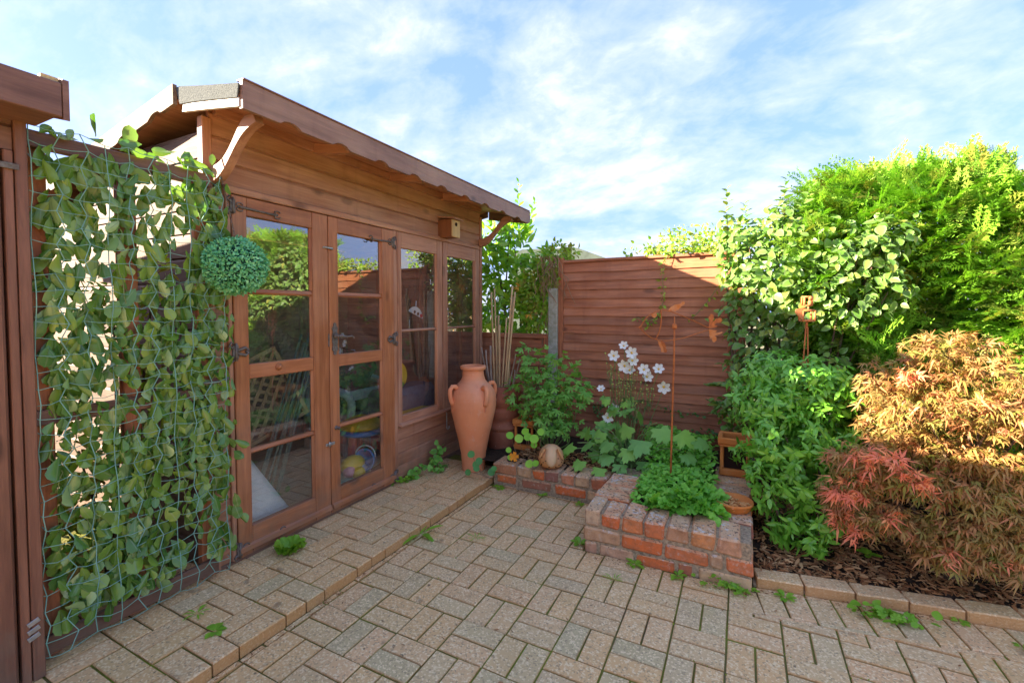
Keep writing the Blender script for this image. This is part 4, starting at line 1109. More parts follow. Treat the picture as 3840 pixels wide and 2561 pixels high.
pst = thing('fence_post', 'pale concrete fence post between the tall and the low panel', 'post', (-1.59, FYC, 0))
MB().box(-1.640, -1.548, FYC-.055, FYC+.045, -.05, 1.55, .008, .002).build('shaft', M_conc, pst)
pst2 = thing('fence_post', 'brown timber fence post at the shrub end of the tall panel', 'post', (-.01, FYC, 0))
MB().box(-.048, .028, FYC-.045, FYC+.040, -.05, 1.52, .004).build('shaft', M_fz, pst2)
fence2 = thing('low_fence', 'low brown lap fence panel between concrete post and summerhouse', 'fence', (-2.2, FYC, 0))
for k in range(11): slat(fence2, -3.4, -1.642, .10 + k*.088, .088, 10)
MB().box(-3.4, -1.645, FYC-.032, FYC+.012, 1.075, 1.118, .003).build('cap_rail', M_fx, fence2)
MB().box(-1.69, -1.645, FYC-.034, FYC+.012, .06, 1.09, .003).build('batten', M_fz, fence2)
# trellis behind the shrub
tre = thing('trellis_panel', 'weathered slatted trellis largely hidden behind the variegated shrub', 'trellis', (.3, FYC, 0))
for k in range(26): MB().box(.03, .86, FYC-.012, FYC-.002, .3+k*.052, .3+k*.052+.018, .002).build('slat', M_stick, tre)
for k in range(8): MB().box(.06+k*.11, .078+k*.11, FYC-.001, FYC+.009, .06, 1.66, .002).build('upright', M_stick, tre)
# boundary fence far behind the gate
bf = thing('boundary_fence', 'sunlit timber fence seen through the gate beyond the summerhouse side', 'fence', (-6.2, 1, 0))
for k in range(11): MB().box(-6.22, -6.2, -3+k*.75, -3+k*.75+.735, -.05, 1.15, .004).build('panel', M_fz, bf)

# ================================================================== POTS AND ORNAMENTS
urn = thing('terracotta_urn', 'tall terracotta amphora with four loop handles standing on the terrace', 'urn', (-1.94, 3.14, TZ))
prof = [(.084, 0), (.092, .004), (.094, .03), (.098, .10), (.110, .18), (.130, .28), (.152, .37), (.172, .45), (.184, .52), (.187, .57), (.183, .615), (.168, .655), (.142, .69), (.113, .715), (.098, .735), (.089, .765), (.085, .80), (.088, .815), (.098, .818), (.104, .826), (.105, .838), (.100, .848), (.088, .850), (.080, .846), (.077, .82), (.080, .76), (.10, .70), (.11, .60), (1e-4, .55)]
pp = []
for i in range(len(prof)-1):
    for k in range(3):
        s = k/3; r_ = prof[i][0]*(1-s)+prof[i+1][0]*s; z = prof[i][1]*(1-s)+prof[i+1][1]*s
        if .05 < z < .7 and i < 14: r_ += .0011*math.sin(z*190) + .0008*math.sin(z*77)
        pp.append((r_, z))
pp.append(prof[-1])
MB().lathe(pp, (-1.94, 3.14, TZ), 56).build('body', M_terra, urn)
va = math.atan2(-3.14, 1.94)
for k in range(4):
    a = va + R(30) + k*math.pi/2
    dr_ = Vector((math.cos(a), math.sin(a), 0)); c = Vector((-1.94, 3.14, TZ))
    pts = [c + dr_*r_ + Vector((0, 0, z)) for r_, z in [(.145, .672), (.165, .692), (.190, .694), (.208, .672), (.211, .64), (.205, .60), (.194, .570), (.184, .555)]]
    h = MB().tube(pts, [.020, .019, .018, .018, .018, .018, .018, .020], 10)
    for q in range(3): h.ball(c + dr_*.186 + Vector((0, 0, .535-.016*q)), (.010, .010, .005), 8, 5)
    h.build('handle', M_terra, urn)

cp = thing('chimney_pot', 'dark ribbed terracotta chimney pot holding garden canes behind the urn', 'pot', (-1.86, 3.50, .0))
pf = [(.125, .0), (.125, .25), (.128, .27), (.148, .275), (.150, .30), (.132, .31), (.130, .36), (.148, .37), (.150, .43), (.150, .445), (.134, .455), (.134, .47), (.150, .48), (.152, .53), (.146, .56), (.125, .62), (.118, .64), (.105, .64), (.105, .5), (1e-4, .45)]
pf = [(r_, z + .05) for r_, z in pf]
MB().lathe(pf, (-1.86, 3.50, 0), 36).build('body', M_terra_d, cp)
cane_specs = [(-1.92, 3.47, -1.945, 3.45, 1.50, .008), (-1.90, 3.49, -1.925, 3.47, 1.53, .007), (-1.94, 3.50, -1.91, 3.52, 1.30, .009), (-1.84, 3.47, -1.735, 3.44, 1.55, .008), (-1.82, 3.46, -1.715, 3.45, 1.50, .008),
              (-1.83, 3.49, -1.745, 3.47, 1.46, .009), (-1.85, 3.44, -1.78, 3.42, 1.28, .007), (-1.87, 3.46, -1.865, 3.45, 1.22, .009), (-1.80, 3.48, -1.77, 3.47, 1.12, .008)]
for i, (x0, y0, x1, y1, zt, r_) in enumerate(cane_specs):
    c = tag(MB().tube([(x0 + (x1-x0)*s, y0 + (y1-y0)*s, .50 + (zt-.50)*s) for s in [k/12 for k in range(13)]], [r_*(1.12 if k % 3 == 0 else 1) for k in range(13)], 8).build('bamboo_cane', M_cane),
            'straight tan bamboo cane standing in the chimney pot behind the urn', 'cane', 'bamboo canes in the chimney pot')
stick_specs = [(-1.95, 3.46, -2.02, 3.42, 1.02, .008), (-1.93, 3.44, -1.97, 3.40, 1.0, .009), (-1.91, 3.43, -1.93, 3.40, 1.04, .012), (-1.80, 3.45, -1.70, 3.42, .98, .008), (-1.78, 3.47, -1.72, 3.45, .84, .008), (-1.83, 3.5, -1.69, 3.5, .93, .007)]
for i, (x0, y0, x1, y1, zt, r_) in enumerate(stick_specs):
    pts = [(x0 + (x1-x0)*s + .008*math.sin(5*s+i), y0 + (y1-y0)*s, .50 + (zt-.50)*s) for s in [k/8 for k in range(9)]]
    tag(MB().tube(pts, [r_*(1-.3*k/8) for k in range(9)], 7).build('stick', M_stick), 'short crooked grey stick propped among the bamboo canes in the pot', 'stick', 'crooked sticks in the chimney pot')

def square_pot(name, label, cx, cy, z0, w, h):
    p = thing(name, label, 'pot', (cx, cy, z0)); m = M_terra_o
    for sx in (-1, 1):
        for sy in (-1, 1): MB().box(cx+sx*w-.018 if sx > 0 else cx-w, cx+w if sx > 0 else cx-w+.018*1.2, cy+sy*w-.02 if sy > 0 else cy-w, cy+w if sy > 0 else cy-w+.02, z0+.04, z0+h-.055, .004).build('corner', m, p)
    MB().box(cx-w-.004, cx+w+.004, cy-w-.004, cy+w+.004, z0, z0+.045, .006).build('base', m, p)
    b = MB()
    for s in (-1, 1):
        b.box(cx-w-.012, cx+w+.012, cy+s*w-.018, cy+s*w+.012+.004, z0+h-.042, z0+h, .006)
        b.box(cx+s*w-.016, cx+s*w+.016, cy-w+.02, cy+w-.02, z0+h-.042, z0+h-.001, .006)
        b.box(cx-w-.004, cx+w+.004, cy+s*w-.014, cy+s*w+.010, z0+h-.058, z0+h-.044, .003)
        b.box(cx+s*w-.012, cx+s*w+.012, cy-w+.016, cy+w-.016, z0+h-.058, z0+h-.0445, .003)
    b.build('rim', m, p)
    MB().box(cx-w+.024, cx+w-.024, cy-w+.026, cy+w-.026, z0+.046, z0+h-.07, .0).build('shade_core', M_hole, p)  # near-black block paints the shade inside the open pot
    return p
square_pot('square_pot', 'square orange terracotta pot with open sides on the planter wall under the glossy shrub', -.03, 3.43, .238, .088, .255)
square_pot('square_pot', 'square orange terracotta pot half hidden behind the soft lobed plant near the urn', -1.62, 3.50, .17, .085, .26)

# terracotta sheep
shp = thing('sheep_ornament', 'round pierced terracotta sheep ornament with drooping ears on the low brick wall', 'ornament', (-1.255, 3.13, .184))
sc_ = Vector((-1.255, 3.13, .184))
MB().lathe([(.055, 0), (.082, .012), (.095, .04), (.097, .07), (.088, .105), (.070, .135), (.045, .155), (1e-4, .163)], sc_, 28).build('body', M_sheep, shp)
fwd = Vector((1.255, -3.13, 0)).normalized(); rgt = Vector((-fwd.y, fwd.x, 0))
hd = MB()
Mh = Matrix((rgt, fwd, Vector((0, 0, 1)))).transposed() @ Matrix.Rotation(R(-62), 3, 'X')
hd.ball(sc_ + fwd*.088 + Vector((0, 0, .100)), (.042, .076, .036), 18, 14, Mh); hd.ball(sc_ + fwd*.050 + Vector((0, 0, .140)), (.046, .040, .030), 16, 10)
hd.build('head', terracotta('cream_terracotta', (0.72, 0.47, 0.25), (0.66, 0.38, 0.17), .6), shp)
for s in (-1, 1):
    e = MB(); e.ball(sc_ + fwd*.066 + rgt*s*.068 + Vector((0, 0, .112)), (.012, .022, .046), 12, 8, Matrix((rgt, fwd, Vector((0, 0, 1)))).transposed() @ Matrix.Rotation(R(-28*s), 3, 'Y'))
    e.build('ear', M_sheep, shp)
hl = MB()
for zz_, rr_ in ((.022, .089), (.036, .0945), (.052, .0965), (.066, .0968), (.084, .0945)):
    for k in range(9):
        a = k*2*math.pi/9 + zz_*60 + random.uniform(-.12, .12); hl.ball(sc_ + Vector((math.cos(a)*rr_, math.sin(a)*rr_, zz_)), .0042, 7, 5)
hl.build('holes', M_hole, shp)

# saucer of bark on the planter wall
sau = thing('plant_saucer', 'round terracotta saucer filled with bark chips on the planter corner', 'saucer', (-.03, 2.80, .238))
MB().lathe([(.075, 0), (.086, .005), (.098, .036), (.103, .040), (.106, .050), (.100, .054), (.096, .048), (.080, .014), (1e-4, .012)], (-.03, 2.80, .238), 40).build('dish', M_terra_o, sau)
n = 120; a = RNG.uniform(0, 6.28, n); r_ = .085*RNG.uniform(0, 1, n)**.5
M = frames(np.c_[-.03+r_*np.cos(a)-.01*np.sin(a), 2.80+r_*np.sin(a), .238+.024+RNG.uniform(0, .016, n)], np.c_[RNG.normal(size=(n, 2)), RNG.normal(0, .2, n)], np.c_[RNG.normal(0, .4, (n, 2)), np.ones(n)], RNG.uniform(.018, .038, n))
L_ch2 = leafmat('pale_bark_chip', [(0.36, 0.13, 0.06), (0.55, 0.30, 0.17), (0.45, 0.19, 0.09), (0.62, 0.42, 0.27)], .85, .15, 0.0)
stuff(link('bark_chips', scatter_mesh('bark_chips', chipt, M, L_ch2, False, (-.03, 2.8, .25)), sau, T(-.03, 2.8, .25)))

# fish weathervane on a rusty stake
fish = thing('fish_weathervane', 'rusty wire fish weathervane on a tall thin stake in the planter', 'weathervane', (-.385, 2.985, .20))
O = Vector((-.378, 3.01, 1.285)); U = Vector((.894, .447, 0)).normalized(); Zv = Vector((0, 0, 1))
fp = lambda u, v: O + U*u + Zv*v
MB().tube([(-.388, 2.985, .17), (-.384, 2.99, .55), (-.378, 3.005, 1.05), (-.378, 3.01, 1.235)], [.0062, .0062, .0058, .0055], 8).build('stake', M_rust, fish)
MB().lathe([(.014, 0), (.015, .006), (.015, .028), (.011, .03), (.005, .032), (.004, .075)], O + Vector((0, 0, -.055)), 14).build('bearing', M_rust, fish)
w_ = MB()
up_ = [(-.213, -.045), (-.20, -.02), (-.165, .025), (-.11, .056), (-.05, .060), (.0, .045), (.12, -.005), (.215, -.050)]
dn_ = [(-.213, -.045), (-.20, -.068), (-.155, -.105), (-.10, -.125), (-.03, -.128), (.06, -.112), (.14, -.085), (.215, -.062)]
def smooth_pts(p, m=6):
    out = []
    for i in range(len(p)-1):
        p0 = p[max(i-1, 0)]; p1 = p[i]; p2 = p[i+1]; p3 = p[min(i+2, len(p)-1)]
        for k in range(m):
            t = k/m
            out.append(tuple(.5*((2*p1[j]) + (-p0[j]+p2[j])*t + (2*p0[j]-5*p1[j]+4*p2[j]-p3[j])*t*t + (-p0[j]+3*p1[j]-3*p2[j]+p3[j])*t**3) for j in range(len(p1))))
    out.append(p[-1]); return out
for off in (-.006, .006):
    n_ = U.cross(Zv)*off
    w_.tube([fp(*q)+n_ for q in smooth_pts(up_)], .0023, 6); w_.tube([fp(*q)+n_ for q in smooth_pts(dn_)], .0023, 6)
    w_.tube([fp(*q)+n_ for q in smooth_pts([(-.085, .060), (-.084, .0), (-.092, -.06), (-.115, -.120)])], .0023, 6)
w_.ball(fp(-.218, -.045), .006, 8, 6); w_.build('body_wire', M_rust, fish)
def plate(name, pts, u0, v0, s=1.0, par=fish, mat=M_rusto, twist=0.0):
    mb = MB(); d = U.cross(Zv)
    UU = (U*math.cos(twist) + d*math.sin(twist))
    mb.prism([(p[0]*s, p[1]*s) for p in pts], fp(u0, v0) - d*.001, UU, Zv, d*.0022); return mb.build(name, mat, par)
plate('eye', [(.018*math.cos(t*.5236), .018*math.sin(t*.5236)) for t in range(12)], -.128, .032)
plate('dorsal_fin', [(-.045, .0), (-.03, .028), (.0, .046), (.035, .052), (.048, .066), (.062, .062), (.062, .048), (.044, .038), (.032, .024), (.024, .008), (.014, .016), (.004, .002), (-.01, .012), (-.022, .004)], 0.0, .050)
fin = [(0, 0), (.008, -.03), (.022, -.055), (.024, -.075), (.040, -.078), (.045, -.060), (.034, -.048), (.040, -.036), (.030, -.030), (.032, -.016), (.016, -.012)]
plate('pectoral_fin', fin, -.105, -.125); plate('pectoral_fin', fin, -.085, -.125, 1.0, fish, M_rust, .9)
plate('tail_fin', [(0, 0), (.004, .04), (-.002, .07), (.010, .092), (.028, .088), (.032, .062), (.026, .040), (.048, .064), (.076, .068), (.086, .050), (.070, .036), (.050, .038), (.036, .024), (.060, .016), (.04, .008)], .214, -.054, 1.0, fish, M_rust)
plate('tail_fin', [(0, 0), (.004, -.045), (.014, -.064), (.022, -.048), (.020, -.070), (.032, -.084), (.048, -.070), (.048, -.050), (.036, -.040), (.056, -.036), (.084, -.022), (.086, -.014), (.056, -.022), (.040, -.020), (.052, -.008)], .216, -.058)

# rusty metal figure with a box body in the shrub
fig = thing('metal_figure', 'rusty metal garden figure with box body and square head among the shrubs', 'ornament', (.342, 3.19, .08))
fo = Vector((.342, 3.19, 0)); fu = Vector((.93, .36, 0)).normalized(); fn_ = Vector((fu.y, -fu.x, 0))
def fbar(mb, a, b, r_=.006): mb.tube([fo + fu*a[0] + Zv*a[1] + fn_*(a[2] if len(a) > 2 else 0), fo + fu*b[0] + Zv*b[1] + fn_*(b[2] if len(b) > 2 else 0)], r_, 6)
hb = MB()
for d_ in (-.014, .014):
    c = [(-.022, 1.375, d_), (.020, 1.375, d_), (.022, 1.425, d_), (-.022, 1.425, d_)]
    for i in range(4): fbar(hb, c[i], c[(i+1) % 4], .0055)
hb.ball(fo + fu*.010 + Zv*1.418 + fn_*.012, .013, 10, 8); hb.ball(fo + fu*.006 + Zv*1.390 + fn_*.018, (.012, .010, .016), 10, 8)
hb.build('head', M_rusto, fig)
hb = MB()
for d_ in (-.02, .02):
    c = [(-.032, 1.285, d_), (.034, 1.285, d_), (.034, 1.345, d_), (-.032, 1.345, d_)]
    for i in range(4): fbar(hb, c[i], c[(i+1) % 4], .0065)
for a in ((-.032, 1.285), (.034, 1.285), (.034, 1.345), (-.032, 1.345)): fbar(hb, (*a, -.02), (*a, .02), .005)
fbar(hb, (.006, 1.345), (.010, 1.375), .005)
hb.build('body', M_rusto, fig)
mb = MB().prism([(-.034, 1.292), (-.034, 1.338), (.010, 1.345), (-.03, 1.362), (-.075, 1.352), (-.078, 1.332), (-.06, 1.312), (-.046, 1.298)], fo + fn_*.021, fu, Zv, fn_*.003); mb.build('wing', M_rusto, fig)
lg = MB(); fbar(lg, (.0, 1.285), (.0, 1.245), .007)
lg.ball(fo + Zv*1.242, .009, 8, 6)
lg.tube([fo + Zv*1.242 - fu*.004, fo + Zv*1.05 - fu*.014, fo + Zv*.10 - fu*.02], .004, 6); lg.tube([fo + Zv*1.242 + fu*.006, fo + Zv*1.05 + fu*.012, fo + Zv*.10 + fu*.02], .004, 6)
lg.build('legs', M_rust, fig)
MB().prism([(-.05, 1.035), (-.03, 1.06), (-.018, 1.055), (-.014, 1.018), (-.03, 1.022)], fo + fn_*.03, fu, Zv, fn_*.003).build('foot_plate', M_rusto, fig)

# ================================================================== INSIDE THE SUMMERHOUSE
mat_ = thing('mattress', 'white quilted mattress leaning inside the door on the summerhouse floor', 'mattress', (-2.5, 1.6, TZ+.03))
mm = MB(); Mq = Matrix.Rotation(R(-57), 3, 'X')
vs = []; fs = []
nu, nv = 22, 14
for s_ in (0, 1):
    for j in range(nv+1):
        for i in range(nu+1):
            u = i/nu; v_ = j/nv
            th = (.045 + .012*abs(math.sin(u*16)*math.sin(v_*11)))*(1 if s_ else -1)*min(1, 6*min(u, 1-u, v_, 1-v_)+.25)
            # a slab tipped on its corner against the door
            p = Vector((th, (u-.5)*1.05, (v_-.5)*.52)); vs.append(Vector((-2.45, 1.50, .17)) + Mq @ p)
b_ = (nu+1)*(nv+1)
for j in range(nv):
    for i in range(nu):
        a = j*(nu+1)+i; fs += [(a, a+nu+1, a+nu+2, a+1), (b_+a, b_+a+1, b_+a+nu+2, b_+a+nu+1)]
for i in range(nu): fs += [(i, i+1, b_+i+1, b_+i), (nv*(nu+1)+i+1, nv*(nu+1)+i, b_+nv*(nu+1)+i, b_+nv*(nu+1)+i+1)]
for j in range(nv): fs += [((j+1)*(nu+1), j*(nu+1), b_+j*(nu+1), b_+(j+1)*(nu+1)), (j*(nu+1)+nu, (j+1)*(nu+1)+nu, b_+(j+1)*(nu+1)+nu, b_+j*(nu+1)+nu)]
vs = [Vector((p.x, max(p.y, Y0+.03), max(p.z, TZ+.034))) for p in vs]
mm.add(vs, fs, True).build('cover', M_quilt, mat_)
lat = thing('lattice_trellis', 'diamond lattice trellis panel leaning inside the summerhouse behind the poles', 'trellis', (-2.85, 1.75, .1))
lc = Vector((-2.82, 1.80, .74)); Ml = Matrix.Rotation(R(-18), 3, 'Z') @ Matrix.Rotation(R(25), 3, 'X')
ww, hh = .30, .24
for fam in (0, 1):
    for k in range(-9, 10):
        a = R(45 if fam else -45); d = Vector((0, math.cos(a), math.sin(a))); nrm_ = Vector((0, -d.z, d.y)); o_ = nrm_*(k*.052)
        ts = []
        for ax, lim in ((1, ww), (2, hh)):
            for s in (-1, 1):
                if abs(d[ax]) > 1e-6: ts.append(((s*lim) - o_[ax])/d[ax])
        ts = [t for t in ts if abs((o_+d*t).y) <= ww+1e-6 and abs((o_+d*t).z) <= hh+1e-6]
        if len(ts) < 2 or max(ts)-min(ts) < .06: continue
        t0, t1 = min(ts), max(ts); mid = o_ + d*((t0+t1)/2)
        MB().obox(lc + Ml @ (mid + Vector((.006*fam, 0, 0))), (.0028, (t1-t0)/2, .010), Ml @ Matrix.Rotation(a, 3, 'X')).build('lath', M_cane, lat)
for s in (-1, 1):
    MB().obox(lc + Ml @ Vector((.012, 0, s*(hh+.008))), (.006, ww+.02, .012), Ml).build('rail', M_cane, lat)
    MB().obox(lc + Ml @ Vector((.012, s*(ww+.008), 0)), (.006, .012, hh-.006), Ml).build('rail', M_cane, lat)
M_gpole = simple('green_coated_pole', (0.20, 0.28, 0.21), .4, .5, 60, .4, .3)
for i in range(6):
    o_ = Vector((-2.66 - .015*(i % 2), 1.86 + i*.034, .50)); tp_ = Vector((-2.72 - .01*i, 2.15 + i*.03, 1.18 - .06*(i % 3)))
    lo_ = o_ - (tp_ - o_)*((.50-.084)/(tp_.z-.5)); 
    tag(MB().tube([lo_, o_, (o_+tp_)/2, tp_], .010 if i % 2 else .0075, 7).build('garden_pole', M_gpole), 'thin green coated pole leaning in a bundle against the lattice trellis indoors', 'pole', 'poles leaning inside the summerhouse')
wch = thing('wicker_chair', 'pale blue wicker chair with arms piled with black bags inside the doors', 'chair', (-2.95, 2.85, TZ+.03))
for sx in (-1, 1):
    for sy in (-1, 1): MB().tube([(-3.0+sx*.19, 2.85+sy*.24, TZ+.031), (-3.0+sx*.19, 2.85+sy*.24, .46)], .02, 8).build('leg', M_wick, wch)
MB().box(-3.22, -2.78, 2.58, 3.12, .42, .48, .02).build('seat', M_wick, wch)
for sy in (-1, 1): MB().tube(smooth_pts([(-3.2, 2.85+sy*.29, .78), (-3.0, 2.85+sy*.30, .72), (-2.80, 2.85+sy*.28, .70), (-2.74, 2.85+sy*.24, .62), (-2.76, 2.85+sy*.24, .46)]), .032, 8).build('arm', M_wick, wch)
MB().box(-2.80, -2.75, 2.60, 3.10, .62, .70, .02).build('front_rail', M_wick, wch)
MB().box(-3.25, -3.20, 2.58, 3.12, .46, .98, .02).build('backrest', M_wick, wch)
def bag(c, r_, seed, label):
    rg = random.Random(seed); mb = MB(); mb.ball(c, r_, 22, 14)
    mb.v = [tuple(Vector(c) + (Vector(p)-Vector(c))*(1 + .10*math.sin(p[0]*23+seed)*math.sin(p[1]*19)+.07*math.sin(p[2]*31+p[1]*17) + rg.uniform(-.03, .03))) for p in mb.v]
    return tag(mb.build('plastic_bag', M_bag), label, 'bag', 'black bags on the wicker chair')
bag((-2.98, 2.80, .85), (.20, .25, .17), 1, 'large bulging black plastic bag on top of the wicker chair pile'); bag((-2.95, 2.90, .60), (.15, .20, .12), 5, 'smaller black plastic bag under the big one on the wicker chair seat')
tt = thing('toy_table', 'small blue topped toy table with red plastic legs inside the summerhouse', 'toy table', (-2.62, 2.60, TZ+.03))
MB().lathe([(.16, .0), (.165, .01), (.165, .03), (.15, .034), (1e-4, .034)], (-2.62, 2.60, .40), 30).build('top', M_pl_b, tt)
for a in (0.6, 2.7, 4.8): MB().lathe([(.055, 0), (.030, .32)], (-2.62+.10*math.cos(a), 2.60+.10*math.sin(a), TZ+.031), 16).build('leg', M_pl_r, tt)
tag(MB().lathe([(.16, 0), (.17, .02), (.15, .05), (.05, .09), (1e-4, .1)], (-2.64, 2.62, .436), 26).build('toy_basin', M_pl_y), 'yellow plastic toy basin lying upside down on the blue toy table', 'toy')
ty = thing('duck_toy', 'rounded yellow plastic duck toy beside the blue bucket behind the glass', 'toy', (-2.47, 2.36, TZ+.03))
MB().ball((-2.47, 2.36, .245), (.065, .10, .065), 18, 12).build('body', M_pl_y, ty)
MB().ball((-2.40, 2.345, .20), (.048, .05, .045), 16, 10).build('head', M_pl_y, ty)
bk = thing('toy_bucket', 'blue plastic toy bucket with white handle tipped behind the door glass', 'bucket', (-2.43, 2.52, TZ+.03))
Mb = Matrix.Rotation(R(80), 3, 'X') @ Matrix.Rotation(R(12), 3, 'Y')
MB().lathe([(.055, 0), (.075, .15), (.080, .15), (.080, .16), (.070, .16), (.052, .01), (1e-4, .008)], (-2.43, 2.55, .25), 24, True, Mb).build('pail', M_pl_b, bk)
MB().tube([Vector((-2.43, 2.55, .25)) + Mb @ Vector((.080*math.cos(t), .03+.07*math.sin(t), .15)) for t in [k*math.pi/12 for k in range(13)]], .005, 6).build('handle', M_pl_w, bk)
tag(MB().box(-2.56, -2.40, 2.08, 2.50, TZ+.031, TZ+.10, .012).box(-2.55, -2.41, 2.10, 2.48, TZ+.10, TZ+.13, .01).build('toy_tray', M_pl_t), 'dull green plastic tray low behind the door glass under the duck toy', 'tray')
tag(MB().ball((-2.44, 2.30, TZ+.165), .045, 16, 10).build('toy_ball', M_pl_p), 'small pink plastic ball on the green tray inside the doors', 'ball')
tag(MB().ball((-2.44, 2.40, TZ+.16), (.045, .06, .03), 16, 10).build('toy_boat', M_pl_w), 'small white plastic toy resting on the green tray', 'toy')
MO = thing('hanging_ornament', 'white half-moon painted ornament with two dark eyes hanging in the window', 'ornament', (-2.345, 2.90, 1.27))
arc = [(.10*math.cos(R(20+k*14)), .10*math.sin(R(20+k*14))) for k in range(11)]
Uo = Vector((0, math.cos(R(-20)), math.sin(R(-20)))); Vo = Vector((0, -Uo.z, Uo.y))
MB().prism(arc, (-2.345, 2.905, 1.275), Uo, Vo, (.004, 0, 0)).build('panel', M_pl_w, MO)
for q in (-.022, .022): MB().lathe([(.013, 0), (.013, .002), (1e-4, .002)], Vector((-2.340, 2.905, 1.275)) + Uo*q + Vo*.052, 14, False, Matrix.Rotation(R(90), 3, 'Y')).build('eye', M_hole, MO)
MB().lathe([(.016, 0), (.016, .002), (1e-4, .002)], Vector((-2.340, 2.905, 1.275)) + Uo*.065 + Vo*.05, 14, False, Matrix.Rotation(R(90), 3, 'Y')).build('red_patch', M_pl_r, MO)
MB().tube([(-2.343, 2.92, 1.37), (-2.343, 2.925, 1.42)], .005, 6).tube([(-2.343, 2.84, 1.27), (-2.343, 2.84, 1.20)], .003, 5).build('cord', M_pl_w, MO)
DO = thing('plastic_disc_toy', 'yellow and green plastic disc leaning against the window glass', 'toy', (-2.39, 2.80, .75))
Md = Matrix.Rotation(R(90), 3, 'Y')
MB().prism([(.115*math.cos(R(k*12-40)), .115*math.sin(R(k*12-40))) for k in range(16)], (-2.47, 2.82, .816), (0, 1, 0), (0, 0, 1), (.02, 0, 0)).build('yellow_half', M_pl_y, DO)
MB().prism([(.112*math.cos(R(k*12+140)), .112*math.sin(R(k*12+140))) for k in range(16)], (-2.47, 2.82, .816), (0, 1, 0), (0, 0, 1), (.018, 0, 0)).build('green_half', M_pl_g, DO)
cu = thing('grey_armchair', 'low grey fabric armchair seen just behind the window glass', 'armchair', (-2.62, 3.05, TZ+.03))
MB().box(-2.72, -2.44, 2.72, 3.36, TZ+.031, .70, .05).build('back', M_cush, cu)
MB().box(-3.2, -2.73, 2.78, 3.30, TZ+.031, .44, .04).build('seat', M_cush, cu)
tag(MB().box(-2.43, -2.345, 2.66, 3.10, .515, .535, .004).build('yellow_shelf', M_pl_y), 'thin yellow plastic board lying along the window sill inside', 'board')
# sill that carries the board and disc
MB().box(-2.44, -2.322, 2.64, 3.80, .490, .514, .003).build('inner_sill', M_wy, house)

# ================================================================== PLANTS
def trunk(parent, pts, r, mat=M_bark, name='trunk', sides=8):
    return MB().tube(smooth_pts([tuple(p) for p in pts], 4), np.interp(np.linspace(0, 1, (len(pts)-1)*4+1), np.linspace(0, 1, len(r)), r).tolist(), sides).build(name, mat, parent)
def limbs(parent, base, targets, r0=.018, mat=M_bark, name='branches', bend=.12):
    mb = MB()
    for t in targets:
        b = Vector(base); e = Vector(t); m = b.lerp(e, .5) + Vector((random.uniform(-bend, bend), random.uniform(-bend, bend), -random.uniform(0, bend)*.6))
        p = smooth_pts([tuple(b), tuple(m), tuple(e)], 6); mb.tube(p, [r0*(1-.8*i/(len(p)-1)) for i in range(len(p))], 6)
    return mb.build(name, mat, parent)

# --- conifer hedge on the boundary
con = thing('conifer_hedge', 'tall feathery bright green conifer hedge rising behind the red maple', 'hedge', (1.7, 4.3, 0))
for x in (.75, 1.35, 1.95, 2.6, 3.3, 4.0): MB().tube([(x, 4.35, -.02), (x+.02, 4.36, 1.2), (x, 4.35, 2.1)], [.07, .05, .015], 8).build('trunk', M_bark, con)
n = 9500
X = RNG.uniform(.38, 4.6, n); zt = 2.22 + .10*np.sin(X*2.6+.4) + .07*np.sin(X*6.1) - .55*np.clip((.62-X)/.25, 0, 1)
face = RNG.random(n)
dep = np.abs(RNG.normal(0, .13, n))
bulge = .10*np.sin(X*3.1)*np.cos(0)
s = RNG.uniform(0, 1, n)**.8; Z = .12 + s*(zt-.12)
front = 3.72 + bulge*np.sin(Z*2.3+X) + .10*np.sin(X*7+Z*5) + .22*np.clip((Z-1.9)/.4, 0, 1)
Y = front + dep
tpm = face > .72                                              # the top of the hedge
Y[tpm] = RNG.uniform(3.85, 4.7, tpm.sum()); Z[tpm] = zt[tpm] - dep[tpm]*.8
lft = face < .07; X[lft] = .42 + dep[lft]; Y[lft] = RNG.uniform(3.75, 4.6, lft.sum())
P = np.c_[X, Y, Z]
tip = np.c_[-.75 + RNG.normal(0, .5, n), -1.0 + RNG.normal(0, .35, n), .35 + RNG.normal(0, .35, n)]
tip[tpm] = np.c_[-.5 + RNG.normal(0, .6, tpm.sum()), -.3 + RNG.normal(0, .5, tpm.sum()), .9 + RNG.normal(0, .25, tpm.sum())]
nr = np.c_[-.55 + RNG.normal(0, .45, n), -.65 + RNG.normal(0, .4, n), .75 + RNG.normal(0, .4, n)]
sz = RNG.uniform(.15, .28, n)
M1 = frames(P, tip, nr, sz)
nq = 2600                                                     # inner sprays fill the depth
Xq = RNG.uniform(.5, 4.6, nq); Pq = np.c_[Xq, RNG.uniform(3.95, 4.7, nq), RNG.uniform(.15, 2.0, nq)]
M2 = frames(Pq, np.c_[RNG.normal(0, 1, nq), RNG.normal(-.3, .8, nq), RNG.normal(.2, .5, nq)], RNG.normal(0, 1, (nq, 3)), RNG.uniform(.25, .42, nq))
stuff(link('sprays', scatter_mesh('sprays', FROND, np.concatenate([M1, M2]), L_con, True, (1.7, 4.2, 1)), con, T(1.7, 4.2, 1)))
